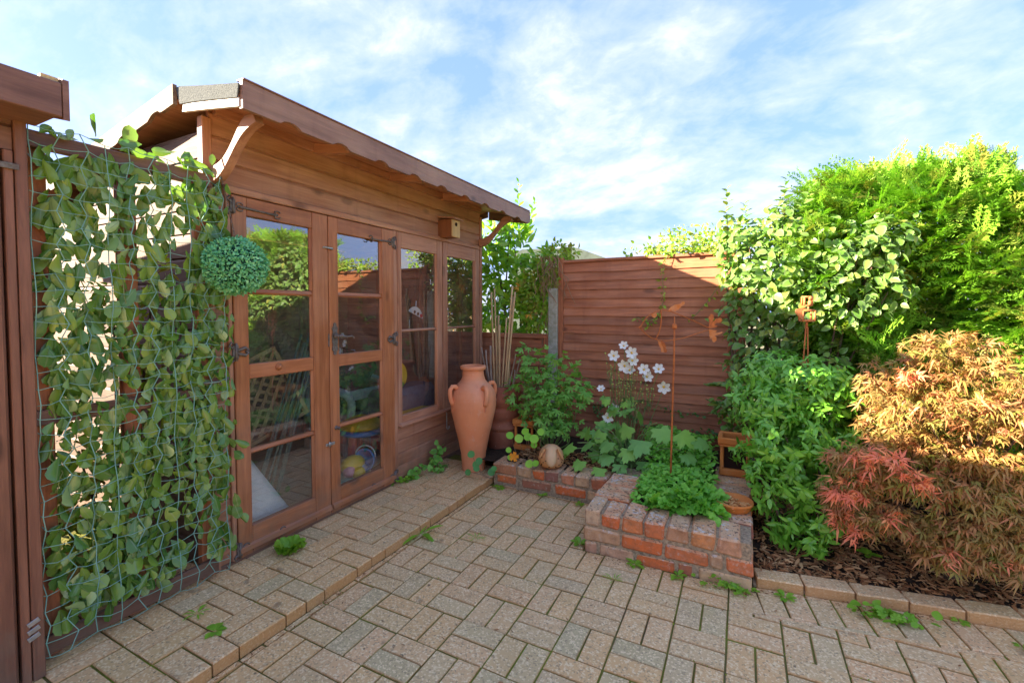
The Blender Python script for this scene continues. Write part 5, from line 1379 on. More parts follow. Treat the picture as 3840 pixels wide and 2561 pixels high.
# long leaders that stick out over the top
ld = []
for bx, bz, dx, dz, L in [(.62, 2.10, -.55, .55, .34), (.70, 2.12, -.1, .9, .22), (.95, 2.18, -.8, .42, .40), (1.15, 2.16, -.7, .5, .32), (.58, 1.95, -.85, .3, .32), (.80, 2.15, -.6, .7, .3), (1.6, 2.22, .5, .7, .25), (1.85, 2.25, .6, .6, .3), (1.45, 2.2, -.3, .8, .25), (2.1, 2.25, .3, .8, .25)]:
    d = Vector((dx, -.1, dz)).normalized()
    for k in range(11):
        p = Vector((bx, 4.0, bz)) + d*(L*k/10) + Vector((0, 0, -.06*(k/10)**2))
        for sg in (-1, 1): ld.append((tuple(p), tuple(d + Vector((sg*d.z*.8, random.uniform(-.4, .4), -sg*d.x*.8))), .13*(1.15-k/10)))
ldm = frames(np.array([q[0] for q in ld]), np.array([q[1] for q in ld]), RNG.normal(0, .3, (len(ld), 3)) + np.array([.2, -.9, .3]), np.array([q[2] for q in ld]))
stuff(link('leading_shoots', scatter_mesh('leading_shoots', FROND, ldm, L_con, True, (1, 4, 2.2)), con, T(1, 4, 2.2)))

# --- pale variegated shrub on the trellis
VAR = [(0.04, 3.7, 1.80, 0.19), (0.25, 3.68, 1.88, 0.18), (0.46, 3.62, 1.76, 0.22), (0.65, 3.6, 1.67, 0.22), (0.80, 3.6, 1.80, 0.16), (0.1, 3.7, 1.51, 0.22), (0.34, 3.6, 1.44, 0.23), (0.56, 3.55, 1.41, 0.19), (0.05, 3.72, 1.2, 0.16), (-0.0, 3.75, 0.91, 0.13), (-0.06, 3.75, 0.62, 0.12), (0.21, 3.65, 1.14, 0.15), (0.80, 3.55, 1.46, 0.14), (0.25, 3.7, 2.04, 0.08), (-0.11, 3.75, 2.02, 0.05), (-0.05, 3.75, 1.88, 0.10), (0.16, 3.7, 0.89, 0.12), (.30, 3.66, .72, .16), (.5, 3.6, 1.05, .12), (-.02, 3.74, .45, .10), (.05, 3.70, .75, .14), (.12, 3.64, 1.0, .16), (.0, 3.7, 1.38, .14), (.22, 3.58, 1.62, .2), (-.03, 3.72, 1.65, .13)]
var = thing('variegated_shrub', 'pale green climbing shrub with cream edged leaves at the end of the fence', 'shrub', (.2, 3.85, .05))
limbs(var, (.2, 3.88, .04), [b[:3] for b in VAR], .016)
P, N = blob_points(VAR, 3300, .45)
n = len(P)
tip = N*.5 + np.c_[RNG.normal(-.15, .6, n), RNG.normal(-.25, .5, n), RNG.normal(-.55, .5, n)]
M = frames(P, tip, N*.9 + np.c_[np.zeros(n), -.3*np.ones(n), .55*np.ones(n)] + RNG.normal(0, .35, (n, 3)), RNG.uniform(.04, .078, n))
sh = []
for bx, by, bz, dx, dz, L in [(-.11, 3.75, 1.98, -.02, 1, .26), (.24, 3.68, 2.02, .08, 1, .24), (.33, 3.68, 2.0, .4, .9, .2), (.02, 3.7, 1.95, -.1, 1, .16), (-.07, 3.74, .62, -.9, .2, .16), (-.10, 3.74, .78, -.9, -.1, .14), (-.1, 3.72, 1.25, -1, .1, .12)]:
    for k in range(14):
        s_ = k/13; c = (bx + dx*L*s_, by, bz + dz*L*s_)
        a = k*2.4; sh.append((c, (math.cos(a)*.9 + dx*.3, math.sin(a)*.9, .25 + .5*s_), .075*(1.1-.5*s_)))
M3 = frames(np.array([q[0] for q in sh]), np.array([q[1] for q in sh]), np.tile([0, -.3, 1.0], (len(sh), 1)) + RNG.normal(0, .2, (len(sh), 3)), np.array([q[2] for q in sh]))
foliage(var, [BR1, BR2, OV3], np.concatenate([M, M3]), L_var, 300)

# --- glossy evergreen in front
GLO = [(0.29, 3.1, 0.95, 0.25, 0.13), (0.14, 3.0, 0.8, 0.18, 0.13), (0.39, 3.05, 0.88, 0.18, 0.13), (0.22, 2.9, 0.66, 0.22, 0.14), (0.43, 3.0, 0.68, 0.14, 0.13), (0.17, 2.87, 0.44, 0.13, 0.12), (0.32, 2.85, 0.47, 0.18, 0.14), (0.23, 2.82, 0.28, 0.13, 0.12), (0.37, 2.82, 0.29, 0.14, 0.11), (0.32, 2.80, 0.18, 0.14, 0.06), (0.07, 2.97, 0.50, 0.10, 0.08), (0.02, 3.2, 0.86, 0.08, 0.11), (0.49, 2.95, 0.54, 0.09, 0.12), (0.16, 3.15, 1.0, 0.13, 0.09), (.33, 3.1, .55, .2, .2)]
glo = thing('glossy_shrub', 'bushy evergreen shrub with narrow glossy bright green leaves beside the planter', 'shrub', (.28, 3.0, .06))
limbs(glo, (.28, 3.0, .05), [b[:3] for b in GLO], .012)
Pc, Nc = blob_points(GLO, 950, .5)
ms = []
for p, n_ in zip(Pc, Nc):                                     # short shoots with leaves set in a spiral
    ax = Vector(n_*.8 + np.array([RNG.normal(0, .4), -.25, .35 + RNG.normal(0, .3)])).normalized()
    o1 = ax.orthogonal().normalized(); o2 = ax.cross(o1); ph = random.uniform(0, 6.28); L_ = random.uniform(.03, .07)
    for q in range(random.randint(5, 9)):
        a = ph + q*2.4 + random.gauss(0, .25); s_ = q/8
        d = (o1*math.cos(a) + o2*math.sin(a)) + ax*random.uniform(.0, .9) + Vector((0, 0, -random.uniform(.1, .7)))
        ms.append((tuple(Vector(p) + ax*(L_*s_)), tuple(d), tuple(ax + Vector((random.gauss(0, .3), random.gauss(-.2, .3), .3))), random.uniform(.026, .062)))
M = frames(np.array([m[0] for m in ms]), np.array([m[1] for m in ms]), np.array([m[2] for m in ms]), np.array([m[3] for m in ms]))
foliage(glo, [OV2, tpl_ovate(.36, .14, .35, 5, .45), tpl_ovate(.40, .05, .55, 5, .5), tpl_ovate(.30, .2, .15, 5, .4)], M, L_glo, 300)

# --- japanese maple
MAP = [(0.92, 2.95, 1.14, 0.19, 0.06), (0.72, 2.9, 0.99, 0.19, 0.07), (1.0, 2.85, 1.01, 0.18, 0.06), (0.79, 2.8, 0.9, 0.25, 0.06), (1.01, 2.75, 0.87, 0.17, 0.06), (0.68, 2.85, 0.75, 0.15, 0.06), (0.55, 2.7, 0.62, 0.16, 0.07), (0.46, 2.68, 0.46, 0.11, 0.07), (0.66, 2.7, 0.57, 0.14, 0.06), (0.56, 2.68, 0.38, 0.15, 0.06), (0.92, 2.85, 0.67, 0.19, 0.05), (1.03, 2.75, 0.66, 0.15, 0.05), (0.85, 2.7, 0.53, 0.18, 0.06), (1.03, 2.7, 0.52, 0.17, 0.06), (0.77, 2.72, 0.34, 0.14, 0.05), (0.95, 2.7, 0.37, 0.17, 0.05), (0.85, 2.68, 0.26, 0.14, 0.04), (1.01, 2.68, 0.26, 0.11, 0.03), (1.2, 2.9, 0.88, 0.18, 0.08), (1.19, 2.8, 0.61, 0.17, 0.08), (1.15, 2.75, 0.37, 0.15, 0.06), (1.35, 2.95, .95, .2, .08), (1.4, 2.9, .7, .2, .08), (1.38, 2.85, .45, .2, .07), (1.1, 3.15, .8, .25, .08), (.85, 3.1, .6, .2, .07), (.7, 3.05, .85, .15, .07)]
mpl = thing('maple_tree', 'small spreading ornamental maple with orange and pink cut leaves in the bark bed', 'maple', (.93, 2.90, .06))
trunk(mpl, [(.93, 2.90, .04), (.925, 2.90, .14), (.94, 2.91, .24), (.95, 2.93, .45)], [.042, .036, .032, .018])
limbs(mpl, (.94, 2.91, .22), [(b[0], b[1]+.03, b[2]-.02) for b in MAP], .014, bend=.06)
B6 = [(b[0], b[1], b[2], b[3]*1.05, b[4]*1.55, b[3]*.8) for b in MAP]
P, N = blob_points(B6, 5600, .3)
n = len(P)
rad = P - np.array([.93, 2.95, .6]); rad[:, 2] *= .3
tip = rad/np.linalg.norm(rad, axis=1, keepdims=True)*.8 + np.c_[RNG.normal(0, .5, n), RNG.normal(-.25, .45, n), RNG.normal(-.3, .4, n)]
M = frames(P, tip, np.c_[RNG.normal(0, .5, n), RNG.normal(-.5, .5, n), np.ones(n)], RNG.uniform(.034, .068, n))
foliage(mpl, PALM, M, L_map, 300)
PK = [(.47, 2.62, .50, .09, .08), (.55, 2.62, .66, .10, .05), (.44, 2.64, .36, .06, .05), (.62, 2.62, .40, .05, .03), (.68, 2.60, .60, .06, .04), (.83, 2.62, .28, .04, .03), (.72, 2.80, 1.03, .05, .03), (1.0, 2.75, .92, .06, .03), (1.02, 2.62, .27, .04, .02), (.75, 2.60, .58, .04, .03), (.50, 2.60, .30, .05, .03), (1.15, 2.8, .82, .06, .03)]
P, N = blob_points(PK, 230, .2); n = len(P)
tip = np.c_[RNG.normal(-.2, .7, n), RNG.normal(-.4, .5, n), RNG.normal(.1, .5, n)]
Mp = frames(P, tip, np.c_[RNG.normal(0, .5, n), RNG.normal(-.5, .4, n), np.ones(n)], RNG.uniform(.04, .07, n))
pk = stuff(link('pink_shoots', scatter_mesh('pink_shoots', PALM, Mp, L_mapr, True, (.6, 2.62, .5)), mpl, T(.6, 2.62, .5)))

# --- laurel with honeysuckle behind the low fence panel
LAU = [(-2.2, 4.42, 2.02, 0.24), (-2.36, 4.4, 1.69, 0.21), (-1.99, 4.4, 1.63, 0.26), (-1.83, 4.38, 1.78, 0.2), (-2.1, 4.35, 1.31, 0.26), (-2.42, 4.4, 1.26, 0.19), (-1.9, 4.35, 1.31, 0.2), (-2.28, 4.45, 2.2, 0.17), (-2.47, 4.4, 1.88, 0.17), (-2.6, 4.5, 1.5, .25), (-2.5, 4.5, 2.1, .2), (-2.15, 4.2, 1.12, .10)]
lau = thing('laurel_bush', 'large leaved bright laurel bush growing over the low fence panel', 'shrub', (-2.2, 4.5, 0))
limbs(lau, (-2.2, 4.55, -.02), [b[:3] for b in LAU], .022)
P, N = blob_points(LAU, 1250, .5); n = len(P)
tip = N*.7 + np.c_[RNG.normal(0, .5, n), RNG.normal(-.3, .4, n), RNG.normal(.05, .5, n)]
M = frames(P, tip, N + np.c_[np.zeros(n), -.4*np.ones(n), .6*np.ones(n)] + RNG.normal(0, .3, (n, 3)), RNG.uniform(.09, .15, n))
sh = []
for bx, bz, dx, dz, L in [(-2.16, 2.15, .03, 1, .55), (-2.06, 2.1, .25, .9, .42)]:
    for k in range(16):
        s_ = k/15; a = k*2.4; sh.append(((bx+dx*L*s_, 4.4, bz+dz*L*s_), (math.cos(a)*.7+dx*.4, math.sin(a)*.7, .8), .12*(1.1-.6*s_)))
M3 = frames(np.array([q[0] for q in sh]), np.array([q[1] for q in sh]), np.tile([.2, -.8, .5], (len(sh), 1)), np.array([q[2] for q in sh]))
foliage(lau, [tpl_ovate(.40, .12, .2, 5, .55), tpl_ovate(.36, .2, .1, 5, .5)], np.concatenate([M, M3]), L_lau, 240)
HON = [(-1.83, 4.22, 1.66, 0.16), (-1.66, 4.15, 1.80, 0.15), (-1.75, 4.15, 1.45, 0.15), (-1.95, 4.2, 1.5, 0.16), (-1.58, 4.1, 1.90, 0.11), (-1.60, 4.08, 1.66, .09), (-1.85, 4.18, 1.25, .12), (-1.45, 4.12, 1.90, .07)]
hon = thing('honeysuckle', 'tangled honeysuckle with small leaves climbing over the concrete post', 'climber', (-1.75, 4.2, 0))
limbs(hon, (-1.75, 4.2, -.02), [b[:3] for b in HON], .010, M_twig)
vm = MB()
for k in range(22):
    p = [(-1.60 + random.uniform(-.12, .08), 4.0 + random.uniform(-.05, .04), 1.85)]
    for q in range(7): p.append((p[-1][0] + random.gauss(.004, .03), p[-1][1] + random.gauss(0, .012), p[-1][2] - random.uniform(.02, .09)))
    vm.tube(smooth_pts(p, 3), .0032, 5)
vm.build('vines', M_twig, hon)
P, N = blob_points(HON, 1250, .4); n = len(P)
M = frames(P, N + RNG.normal(0, .6, (n, 3)), N + np.c_[np.zeros(n), -.4*np.ones(n), .6*np.ones(n)] + RNG.normal(0, .4, (n, 3)), RNG.uniform(.035, .07, n))
foliage(hon, [OV1, OV3], M, L_far, 200)
fl = MB()
for c in [(-1.98, 4.05, 1.58), (-1.84, 4.02, 1.30)]:
    for k in range(14):
        d = Vector((random.gauss(0, 1), -abs(random.gauss(0, 1)), random.gauss(0, 1))).normalized(); fl.tube([Vector(c), Vector(c)+d*.03, Vector(c)+d*.05+Vector((0, 0, -.01))], [.003, .004, .002], 5)
fl.build('flower', simple('honeysuckle_flower', (0.75, 0.45, 0.06), .6, .3, bump=0), hon)

# --- growth above the fence
FAR = [(-0.84, 6.2, 2.2, 0.18), (-0.57, 6.2, 2.2, 0.2), (-0.32, 6.2, 2.2, 0.21), (-1.05, 6.2, 2.08, 0.10), (-0.73, 6.2, 2.33, 0.10), (-0.08, 6.2, 2.24, 0.22), (-.5, 6.3, 1.7, .4), (-.1, 6.3, 1.6, .4), (.25, 6.2, 2.2, .25)]
fb = thing('distant_shrub', 'loose yellow green shrub showing over the top of the tall fence', 'shrub', (-.45, 6.25, -.07))
limbs(fb, (-.45, 6.3, -.06), [b[:3] for b in FAR], .02, M_twig)
P, N = blob_points(FAR, 2400, .3); n = len(P)
M = frames(P, N + RNG.normal(0, .7, (n, 3)), RNG.normal(0, 1, (n, 3)) + np.array([0, -.3, .8]), RNG.uniform(.025, .075, n))
foliage(fb, [OV1, OV2], M, L_far, 0)
# creeper along the top of the fence
crp = thing('fence_creeper', 'thin creeper spilling over the top edge of the tall fence panel', 'climber', (-.55, 4.08, 1.815))
ps = []; cm = MB()
for k in range(9):
    x = random.uniform(-.85, -.15); p = [(x, 4.10, 1.835)]
    for q in range(9): p.append((p[-1][0] + random.gauss(.01, .04), 4.06 + random.gauss(0, .03), 1.835 + abs(random.gauss(.03, .03))))
    cm.tube(p, .0025, 4)
for k in range(380):
    x = random.betavariate(2.4, 1.6)*.95 - .98; ps.append((x, 4.07 + random.gauss(0, .05), 1.82 + abs(random.gauss(0, .045))*(1 + (x+1.0)*.9)))
hang = [[(-.55, 4.02, 1.835), (-.585, 4.0, 1.75), (-.60, 3.99, 1.60), (-.585, 3.99, 1.46), (-.61, 3.98, 1.36), (-.65, 3.98, 1.27), (-.73, 3.98, 1.20)],
        [(-.62, 3.98, 1.30), (-.72, 3.98, 1.25), (-.80, 3.98, 1.28)],
        [(-.10, 4.0, 1.62), (-.16, 3.98, 1.55), (-.26, 3.97, 1.40), (-.37, 3.97, 1.27)],
        [(-.28, 4.0, 1.84), (-.2, 3.98, 1.78), (-.12, 3.98, 1.70)]]
for h_ in hang:
    sp_ = smooth_pts(h_, 6); cm.tube(sp_, .0026, 5)
    for q in sp_[::2]:
        for s in (-1, 1): ps.append((q[0] + s*.012, q[1] - .012, q[2] - .006))
cm.build('vines', M_stem, crp)
P = np.array(ps); n = len(P)
M = frames(P, RNG.normal(0, 1, (n, 3)) + np.array([0, -.5, -.1]), RNG.normal(0, .6, (n, 3)) + np.array([0, -.8, .7]), RNG.uniform(.025, .05, n))
foliage(crp, [OV1, OV3], M, L_far, 120)
# ivy strands across the foot of the fence
ivs = thing('ivy_strand', 'thin strands of small dark ivy creeping along the foot of the tall fence', 'ivy', (-.8, 4.0, .2))
im = MB(); ps = []
for z0, xa, xb in ((.52, -1.25, -.12), (.33, -.75, -.12), (.42, -1.2, -.8)):
    p = [(xa + (xb-xa)*s, 4.02, z0 + .03*math.sin(s*9+z0*20)) for s in np.linspace(0, 1, 24)]
    im.tube(p, .0022, 4)
    for q in p:
        for k in range(3): ps.append((q[0]+random.gauss(0, .012), q[1]-.01, q[2]+random.gauss(0, .016)))
im.build('vines', M_twig, ivs)
P = np.array(ps); n = len(P)
M = frames(P, RNG.normal(0, .7, (n, 3)) + np.array([0, -.4, -.4]), RNG.normal(0, .3, (n, 3)) + np.array([0, -1, .4]), RNG.uniform(.018, .036, n))
foliage(ivs, LOB[:2], M, L_ivs, 120)

# --- soft lobed plant beside the urn
peo = thing('lobed_plant', 'bushy soft green plant with deeply lobed leaves between urn and fence', 'plant', (-1.40, 3.47, .18))
PEO = [(-1.44, 3.45, .50, .22, .18), (-1.62, 3.42, .66, .14, .13), (-1.25, 3.45, .74, .17, .15), (-1.42, 3.47, .88, .15, .14), (-1.55, 3.47, .88, .12, .12), (-1.30, 3.42, .50, .15, .13), (-1.15, 3.45, .72, .10, .10), (-1.38, 3.38, .66, .18, .15), (-1.33, 3.42, 1.0, .05, .05), (-1.60, 3.48, 1.0, .05, .06)]
limbs(peo, (-1.40, 3.47, .17), [b[:3] for b in PEO]*2, .008, M_stem)
P, N = blob_points(PEO, 560, .45); n = len(P)
tip = N*.6 + np.c_[RNG.normal(0, .5, n), RNG.normal(-.3, .4, n), RNG.normal(-.3, .4, n)]
M = frames(P, tip, N*.6 + np.c_[RNG.normal(0, .3, n), RNG.normal(-.3, .3, n), .8*np.ones(n)], RNG.uniform(.06, .10, n))
foliage(peo, LOBD, M, L_peo, 300)

# --- japanese anemone: broad lobed leaves, wiry stems, white flowers
ane = thing('anemone_plant', 'flowering plant with white five petalled blooms on wiry stems before the fence', 'plant', (-.80, 3.50, .18))
FLW = [(-.80, 1.055, .030), (-.745, 1.01, .038), (-.86, .985, .036), (-.745, .955, .036), (-.785, .92, .040), (-.765, .885, .036), (-.665, .90, .036), (-.655, .845, .036), (-.58, .905, .034), (-.545, .79, .040), (-.94, .745, .026), (-.865, .60, .036), (-.895, .545, .036), (-.93, .475, .030), (-.895, .365, .032)]
mpet = tpl_mesh('petal', tpl_ovate(.66, .28, -.2, 5, .60), L_pet)
st_ = MB(); bd_ = MB()
mcen = MB().ball((0, 0, 0), (.27, .27, .16), 10, 6).mesh('centre', (0, 0, 0), simple('yellow_stamens', (0.72, 0.48, 0.05), .8, .2, bump=0))
for fx, fz, fr in [(-.745 + (a_+.745)*1.18, .9 + (b_-.9)*1.1, c_*1.25) for a_, b_, c_ in FLW]:
    fy = 3.50 + random.uniform(-.04, .04); c = Vector((fx, fy, fz))
    root = Vector((-.80 + (fx+.80)*.25, 3.50, .18))
    st_.tube(smooth_pts([tuple(root), tuple(root.lerp(c, .55) + Vector((random.uniform(-.02, .02), .03, .03))), (fx, fy+.018, fz-.012)], 6), .0028, 5)
    nrm_ = Vector((.25 + random.gauss(0, .25), -1, .35 + random.gauss(0, .25))).normalized()
    t1 = nrm_.orthogonal().normalized(); ph = random.uniform(0, 6.28)
    fl = link('flower', mcen, ane, Matrix.Translation(c) @ nrm_.to_track_quat('Z', 'Y').to_matrix().to_4x4() @ Matrix.Scale(fr*.8, 4))
    for k in range(6):
        d = Matrix.Rotation(ph + k*2*math.pi/6, 3, nrm_) @ t1
        d = (d + nrm_*.18).normalized()
        m = frames(np.array([c]) + np.array(d)*fr*.10, np.array([d]), np.array([nrm_]), [fr])[0]
        link('petal', mpet, fl, to_m(m))
for k in range(95):
    gx, gz = random.choice([(-.86, .84), (-.80, .78), (-.74, .80), (-.83, .70), (-.90, .90), (-.63, .74), (-.72, .64)])
    c = Vector((gx + random.gauss(0, .035), 3.50 + random.gauss(0, .03), gz + random.gauss(0, .045)))
    bd_.ball(c, random.uniform(.0045, .0075), 7, 5)
    st_.tube([c, c + Vector((random.gauss(0, .01), 0, -.05)), Vector((gx*.5 + c.x*.5, 3.5, c.z-.11))], .0016, 4)
    if random.random() < .22: st_.tube([Vector((gx, 3.5, gz-.1)), Vector((gx*.6-.80*.4, 3.5, .45)), Vector((-.80, 3.5, .18))], .0024, 5)
stuff(st_.build('stems', M_stem, ane)); stuff(bd_.build('buds', M_bud, ane))
P, N = blob_points([(-.86, 3.5, .66, .10, .08), (-.72, 3.5, .60, .08, .06), (-.95, 3.48, .42, .16, .10), (-.9, 3.46, .30, .18, .10)], 70, .3); n = len(P)
M = frames(P, np.c_[RNG.normal(-.1, .6, n), RNG.normal(-.6, .3, n), RNG.normal(-.4, .3, n)], np.c_[RNG.normal(0, .3, n), RNG.normal(-.5, .3, n), np.ones(n)], RNG.uniform(.08, .13, n))
foliage(ane, LOB, M, L_big, 80)
# --- broad leaved plant spilling over the wing
big = thing('broad_leaf_plant', 'low plant with very large lobed green leaves spreading behind the brick wall', 'plant', (-.72, 3.33, .18))
sp = [(-.61, 3.26, .47, .20, -.1, -.9), (-.42, 3.35, .52, .20, .9, -.5), (-.30, 3.36, .47, .15, 1, -.4), (-.52, 3.28, .56, .17, .4, -.4), (-.70, 3.30, .55, .16, -.3, -.2), (-.66, 3.36, .64, .15, .1, .2), (-.52, 3.22, .33, .17, .2, -1), (-.82, 3.25, .42, .15, -.5, -.6), (-.95, 3.25, .40, .15, -.7, -.4), (-1.08, 3.22, .36, .14, -.8, -.5), (-1.14, 3.24, .30, .14, -.9, -.4),
      (-1.02, 3.18, .27, .13, -.3, -.8), (-.88, 3.16, .25, .13, -.1, -.9), (-.75, 3.18, .29, .13, .1, -.9), (-.74, 3.10, .20, .11, .1, -1), (-.66, 3.12, .24, .11, .3, -1), (-.44, 3.26, .30, .16, .6, -.8), (-.36, 3.3, .38, .14, .9, -.6), (-.58, 3.4, .52, .16, .2, .1), (-1.0, 3.35, .45, .14, -.5, .1), (-.8, 3.35, .50, .15, -.2, .2), (-.68, 3.22, .40, .16, -.2, -.8), (-.9, 3.3, .47, .13, -.3, -.3), (-.74, 3.05, .235, .10, 0, -1), (-.60, 3.30, .30, .15, .1, -.9), (-.83, 3.22, .33, .14, -.3, -.8)]
stb = MB(); Mx = []
for x, y, z, s_, dx, dy in sp:
    stb.tube(smooth_pts([(-.72, 3.36, .17), (x*.6-.29, y*.6+1.35, z*.7+.09), (x, y, z)], 5), .004, 5)
    Mx.append(frames(np.array([[x, y, z]]), np.array([[dx, dy, -.55]]), np.array([[dx*.3, -.45 + random.gauss(0, .15), .85]]), [s_])[0])
stb.build('stems', M_stem, big)
foliage(big, [tpl_lobed(5, .38, 250, droop=.35), tpl_lobed(7, .30, 270, droop=.3)], np.array(Mx), L_big, 60)

# --- nasturtium on the low wall and its trailing shoot
def nasturtium(label, base, discs, mat, vine):
    t = thing('nasturtium', label, 'plant', base)
    v = MB()
    for d in discs: v.tube(smooth_pts([vine, (vine[0]*.4+d[0]*.6, vine[1]*.4+d[1]*.6+.02, min(vine[2], d[2])+.02), (d[0], d[1]+.01, d[2])], 5), .0018, 5)
    stuff(v.build('stems', M_twig, t))
    me = [tpl_mesh('leaf', tpl_disc(14, c_), mat) for c_ in (.06, .12)]
    for i, d in enumerate(discs):
        nrm_ = Vector((.35 + random.gauss(0, .18), -.85, .6 + random.gauss(0, .2))).normalized()
        link('leaf', me[i % 2], t, Matrix.Translation(d[:3]) @ nrm_.to_track_quat('Z', 'Y').to_matrix().to_4x4() @ Matrix.Rotation(random.uniform(0, 6), 4, 'Z') @ Matrix.Scale(d[3], 4))
    return t
na = nasturtium('nasturtium with round bright leaves and an orange bloom on the low brick wall', (-1.42, 3.12, .18),
    [(-1.545, 3.02, .405, .060), (-1.47, 3.02, .39, .066), (-1.43, 3.05, .44, .060), (-1.40, 3.03, .41, .060), (-1.345, 3.02, .405, .070), (-1.31, 3.06, .45, .055), (-1.545, 3.0, .30, .045), (-1.525, 2.99, .25, .045), (-1.37, 2.99, .225, .062), (-1.32, 2.99, .235, .052), (-1.36, 3.05, .35, .05)], L_nas, (-1.42, 3.12, .19))
fl = MB(); c = Vector((-1.492, 2.985, .262))
nf = Vector((.3, -.9, .25)).normalized()
for k in range(5):
    t1 = Matrix.Rotation(k*2*math.pi/5, 3, nf) @ nf.orthogonal().normalized(); t2 = nf.cross(t1)
    q = [c, c+t1*.018-t2*.012+nf*.012, c+t1*.034-t2*.012+nf*.010, c+t1*.036+t2*.012+nf*.008, c+t1*.018+t2*.012+nf*.012]
    fl.add(q, [(0, 1, 2, 3, 4)], True)
fl.tube([c, c - nf*.03 + Vector((0, 0, -.01))], [.006, .003], 6)
fl.build('flower', L_ora, na)
nasturtium('trailing nasturtium shoot with dark round leaves at the foot of the urn', (-1.70, 3.0, TZ),
    [(-1.85, 2.96, .235, .058), (-1.80, 2.95, .165, .056), (-1.775, 2.955, .195, .056), (-1.87, 2.95, .095, .05), (-1.67, 2.96, .125, .058), (-1.645, 2.955, .155, .046), (-1.79, 2.94, .14, .05)], L_nasd, (-1.68, 3.0, TZ+.01))

# --- ground cover filling the planter
gc = thing('ground_cover_plant', 'dense mat of small bright green leaves filling the raised brick planter', 'plant', (-.35, 3.05, .2))
n = 3400
X = RNG.uniform(-.56, -.14, n); Y = RNG.uniform(2.64, 3.98, n)
X = np.where(Y > 3.2, X - RNG.uniform(0, .18, n)*(Y-3.2)/.6, X)
Z = .205 + .075*np.minimum(1, (Y-2.6)/.25)*(1+.4*np.sin(X*14)*np.sin(Y*9)) + RNG.uniform(-.02, .03, n) + .05*np.clip((Y-3.2)/.5, 0, 1)
an = RNG.uniform(0, 6.28, n)
M = frames(np.c_[X, Y, Z], np.c_[np.cos(an), np.sin(an)-.3, RNG.normal(.25, .35, n)], np.c_[RNG.normal(0, .35, n), RNG.normal(-.25, .35, n), np.ones(n)], RNG.uniform(.022, .042, n))
stuff(link('foliage', scatter_mesh('foliage', [OV3, BR2, tpl_lobed(5, .3, 250)], M, L_gc, True, (-.35, 3.2, .2)), gc, T(-.35, 3.2, .2)))
cr = thing('frilly_plant', 'frilly rounded lettuce-like leaves hanging over the planter front wall', 'plant', (-.28, 2.72, .2))
def tpl_frill(seed):
    rg = random.Random(seed); o = []
    for k in range(22):
        a = R(-150 + 300*k/21); r_ = .52*(1 + (.09 if k % 2 else -.06) + rg.uniform(-.03, .03)); o.append((math.sin(a)*r_*.95, .48 + math.cos(a)*r_))
    o.append((0, .12)); ph = rg.uniform(0, 6)
    return tpl_fan(o, lambda x, y: .10*math.sin(7*math.atan2(x, y-.45)+ph)*min(1, math.hypot(x, y-.45)*2.2) - .18*(y-.3)**2, (0, .42))
FR = [tpl_frill(i) for i in range(4)]
n = 190
X = RNG.uniform(-.45, -.10, n); Y = RNG.uniform(2.60, 2.86, n) + .10*np.abs(X+.22)
Z = .245 + RNG.uniform(0, .06, n) + .03*np.sin(X*20)
rad = np.c_[X+.27, Y-2.80, np.zeros(n)]
M = frames(np.c_[X, Y, Z], rad*2.5 + np.c_[RNG.normal(0, .45, n), RNG.normal(-.45, .4, n), RNG.normal(.1, .3, n)], np.c_[RNG.normal(0, .35, n), RNG.normal(-.35, .3, n), np.ones(n)], RNG.uniform(.045, .085, n))
foliage(cr, FR, M, L_gc, 190)

# --- self-sown plant by the summerhouse wall
ww_ = thing('wall_seedling', 'self sown leafy plant growing between urn and summerhouse wall', 'plant', (-2.20, 2.98, TZ))
PB = [(-2.20, 2.98, .16, .05, .06), (-2.19, 3.02, .22, .045, .05), (-2.18, 2.95, .12, .05, .05), (-2.16, 3.0, .07, .07, .03), (-2.22, 2.80, .13, .05, .03), (-2.24, 2.75, .10, .04, .03)]
limbs(ww_, (-2.20, 2.98, TZ), [b[:3] for b in PB[:4]], .004, M_stem); limbs(ww_, (-2.22, 2.82, TZ), [b[:3] for b in PB[4:]], .003, M_stem)
P, N = blob_points(PB, 75, .3); n = len(P)
M = frames(P, RNG.normal(0, .6, (n, 3)) + np.array([.2, -.4, -.3]), RNG.normal(0, .3, (n, 3)) + np.array([.3, -.5, .8]), RNG.uniform(.035, .065, n))
foliage(ww_, [tpl_lobed(3, .3, 200), BR1], M, L_peo, 80)

# --- weeds in the joints
def rosette(label, x, y, z, n, L, w, up=.4, mat=L_wd, frill=False, group='weeds in the paving joints'):
    t = thing('weed', label, 'weed', (x, y, z), group)
    tp_ = tpl_frill(int(x*100) % 7) if frill else tpl_ovate(w, .15, .35, 6, .62)
    me = tpl_mesh('leaf', tp_, mat)
    for k in range(n):
        a = k*2.4 + random.uniform(-.3, .3); u_ = up*random.uniform(.5, 1.4)
        d = Vector((math.cos(a), math.sin(a), u_)); s_ = L*random.uniform(.7, 1.15)
        m = frames(np.array([[x + .004*math.cos(a), y + .004*math.sin(a), z + .003]]), np.array([d]), np.array([[-.4*d.x, -.4*d.y, 1.0]]), [s_])[0]
        link('leaf', me, t, to_m(m))
    return t
rosette('bright curly lettuce-like weed growing at the foot of the double doors', -2.15, 1.60, TZ, 16, .085, .5, .9, frill=True)
rosette('tall dandelion-like weed with long leaves at the terrace step', -1.70, 2.15, 0, 7, .135, .24, .5)
rosette('small clover-like weed at the edge of the terrace beside the ivy screen', -1.88, 1.06, TZ, 7, .045, .7, .5)
rosette('tiny feathery weed on the terrace near the foot of the ivy screen', -2.06, 1.09, TZ, 8, .05, .18, .6)
rosette('round leaved weed against the brick corner of the planter', -.815, 2.47, 0, 9, .06, .6, .8)
rosette('small weed under the planter front below the two-tone brick', -.49, 2.40, 0, 9, .05, .5, .6)
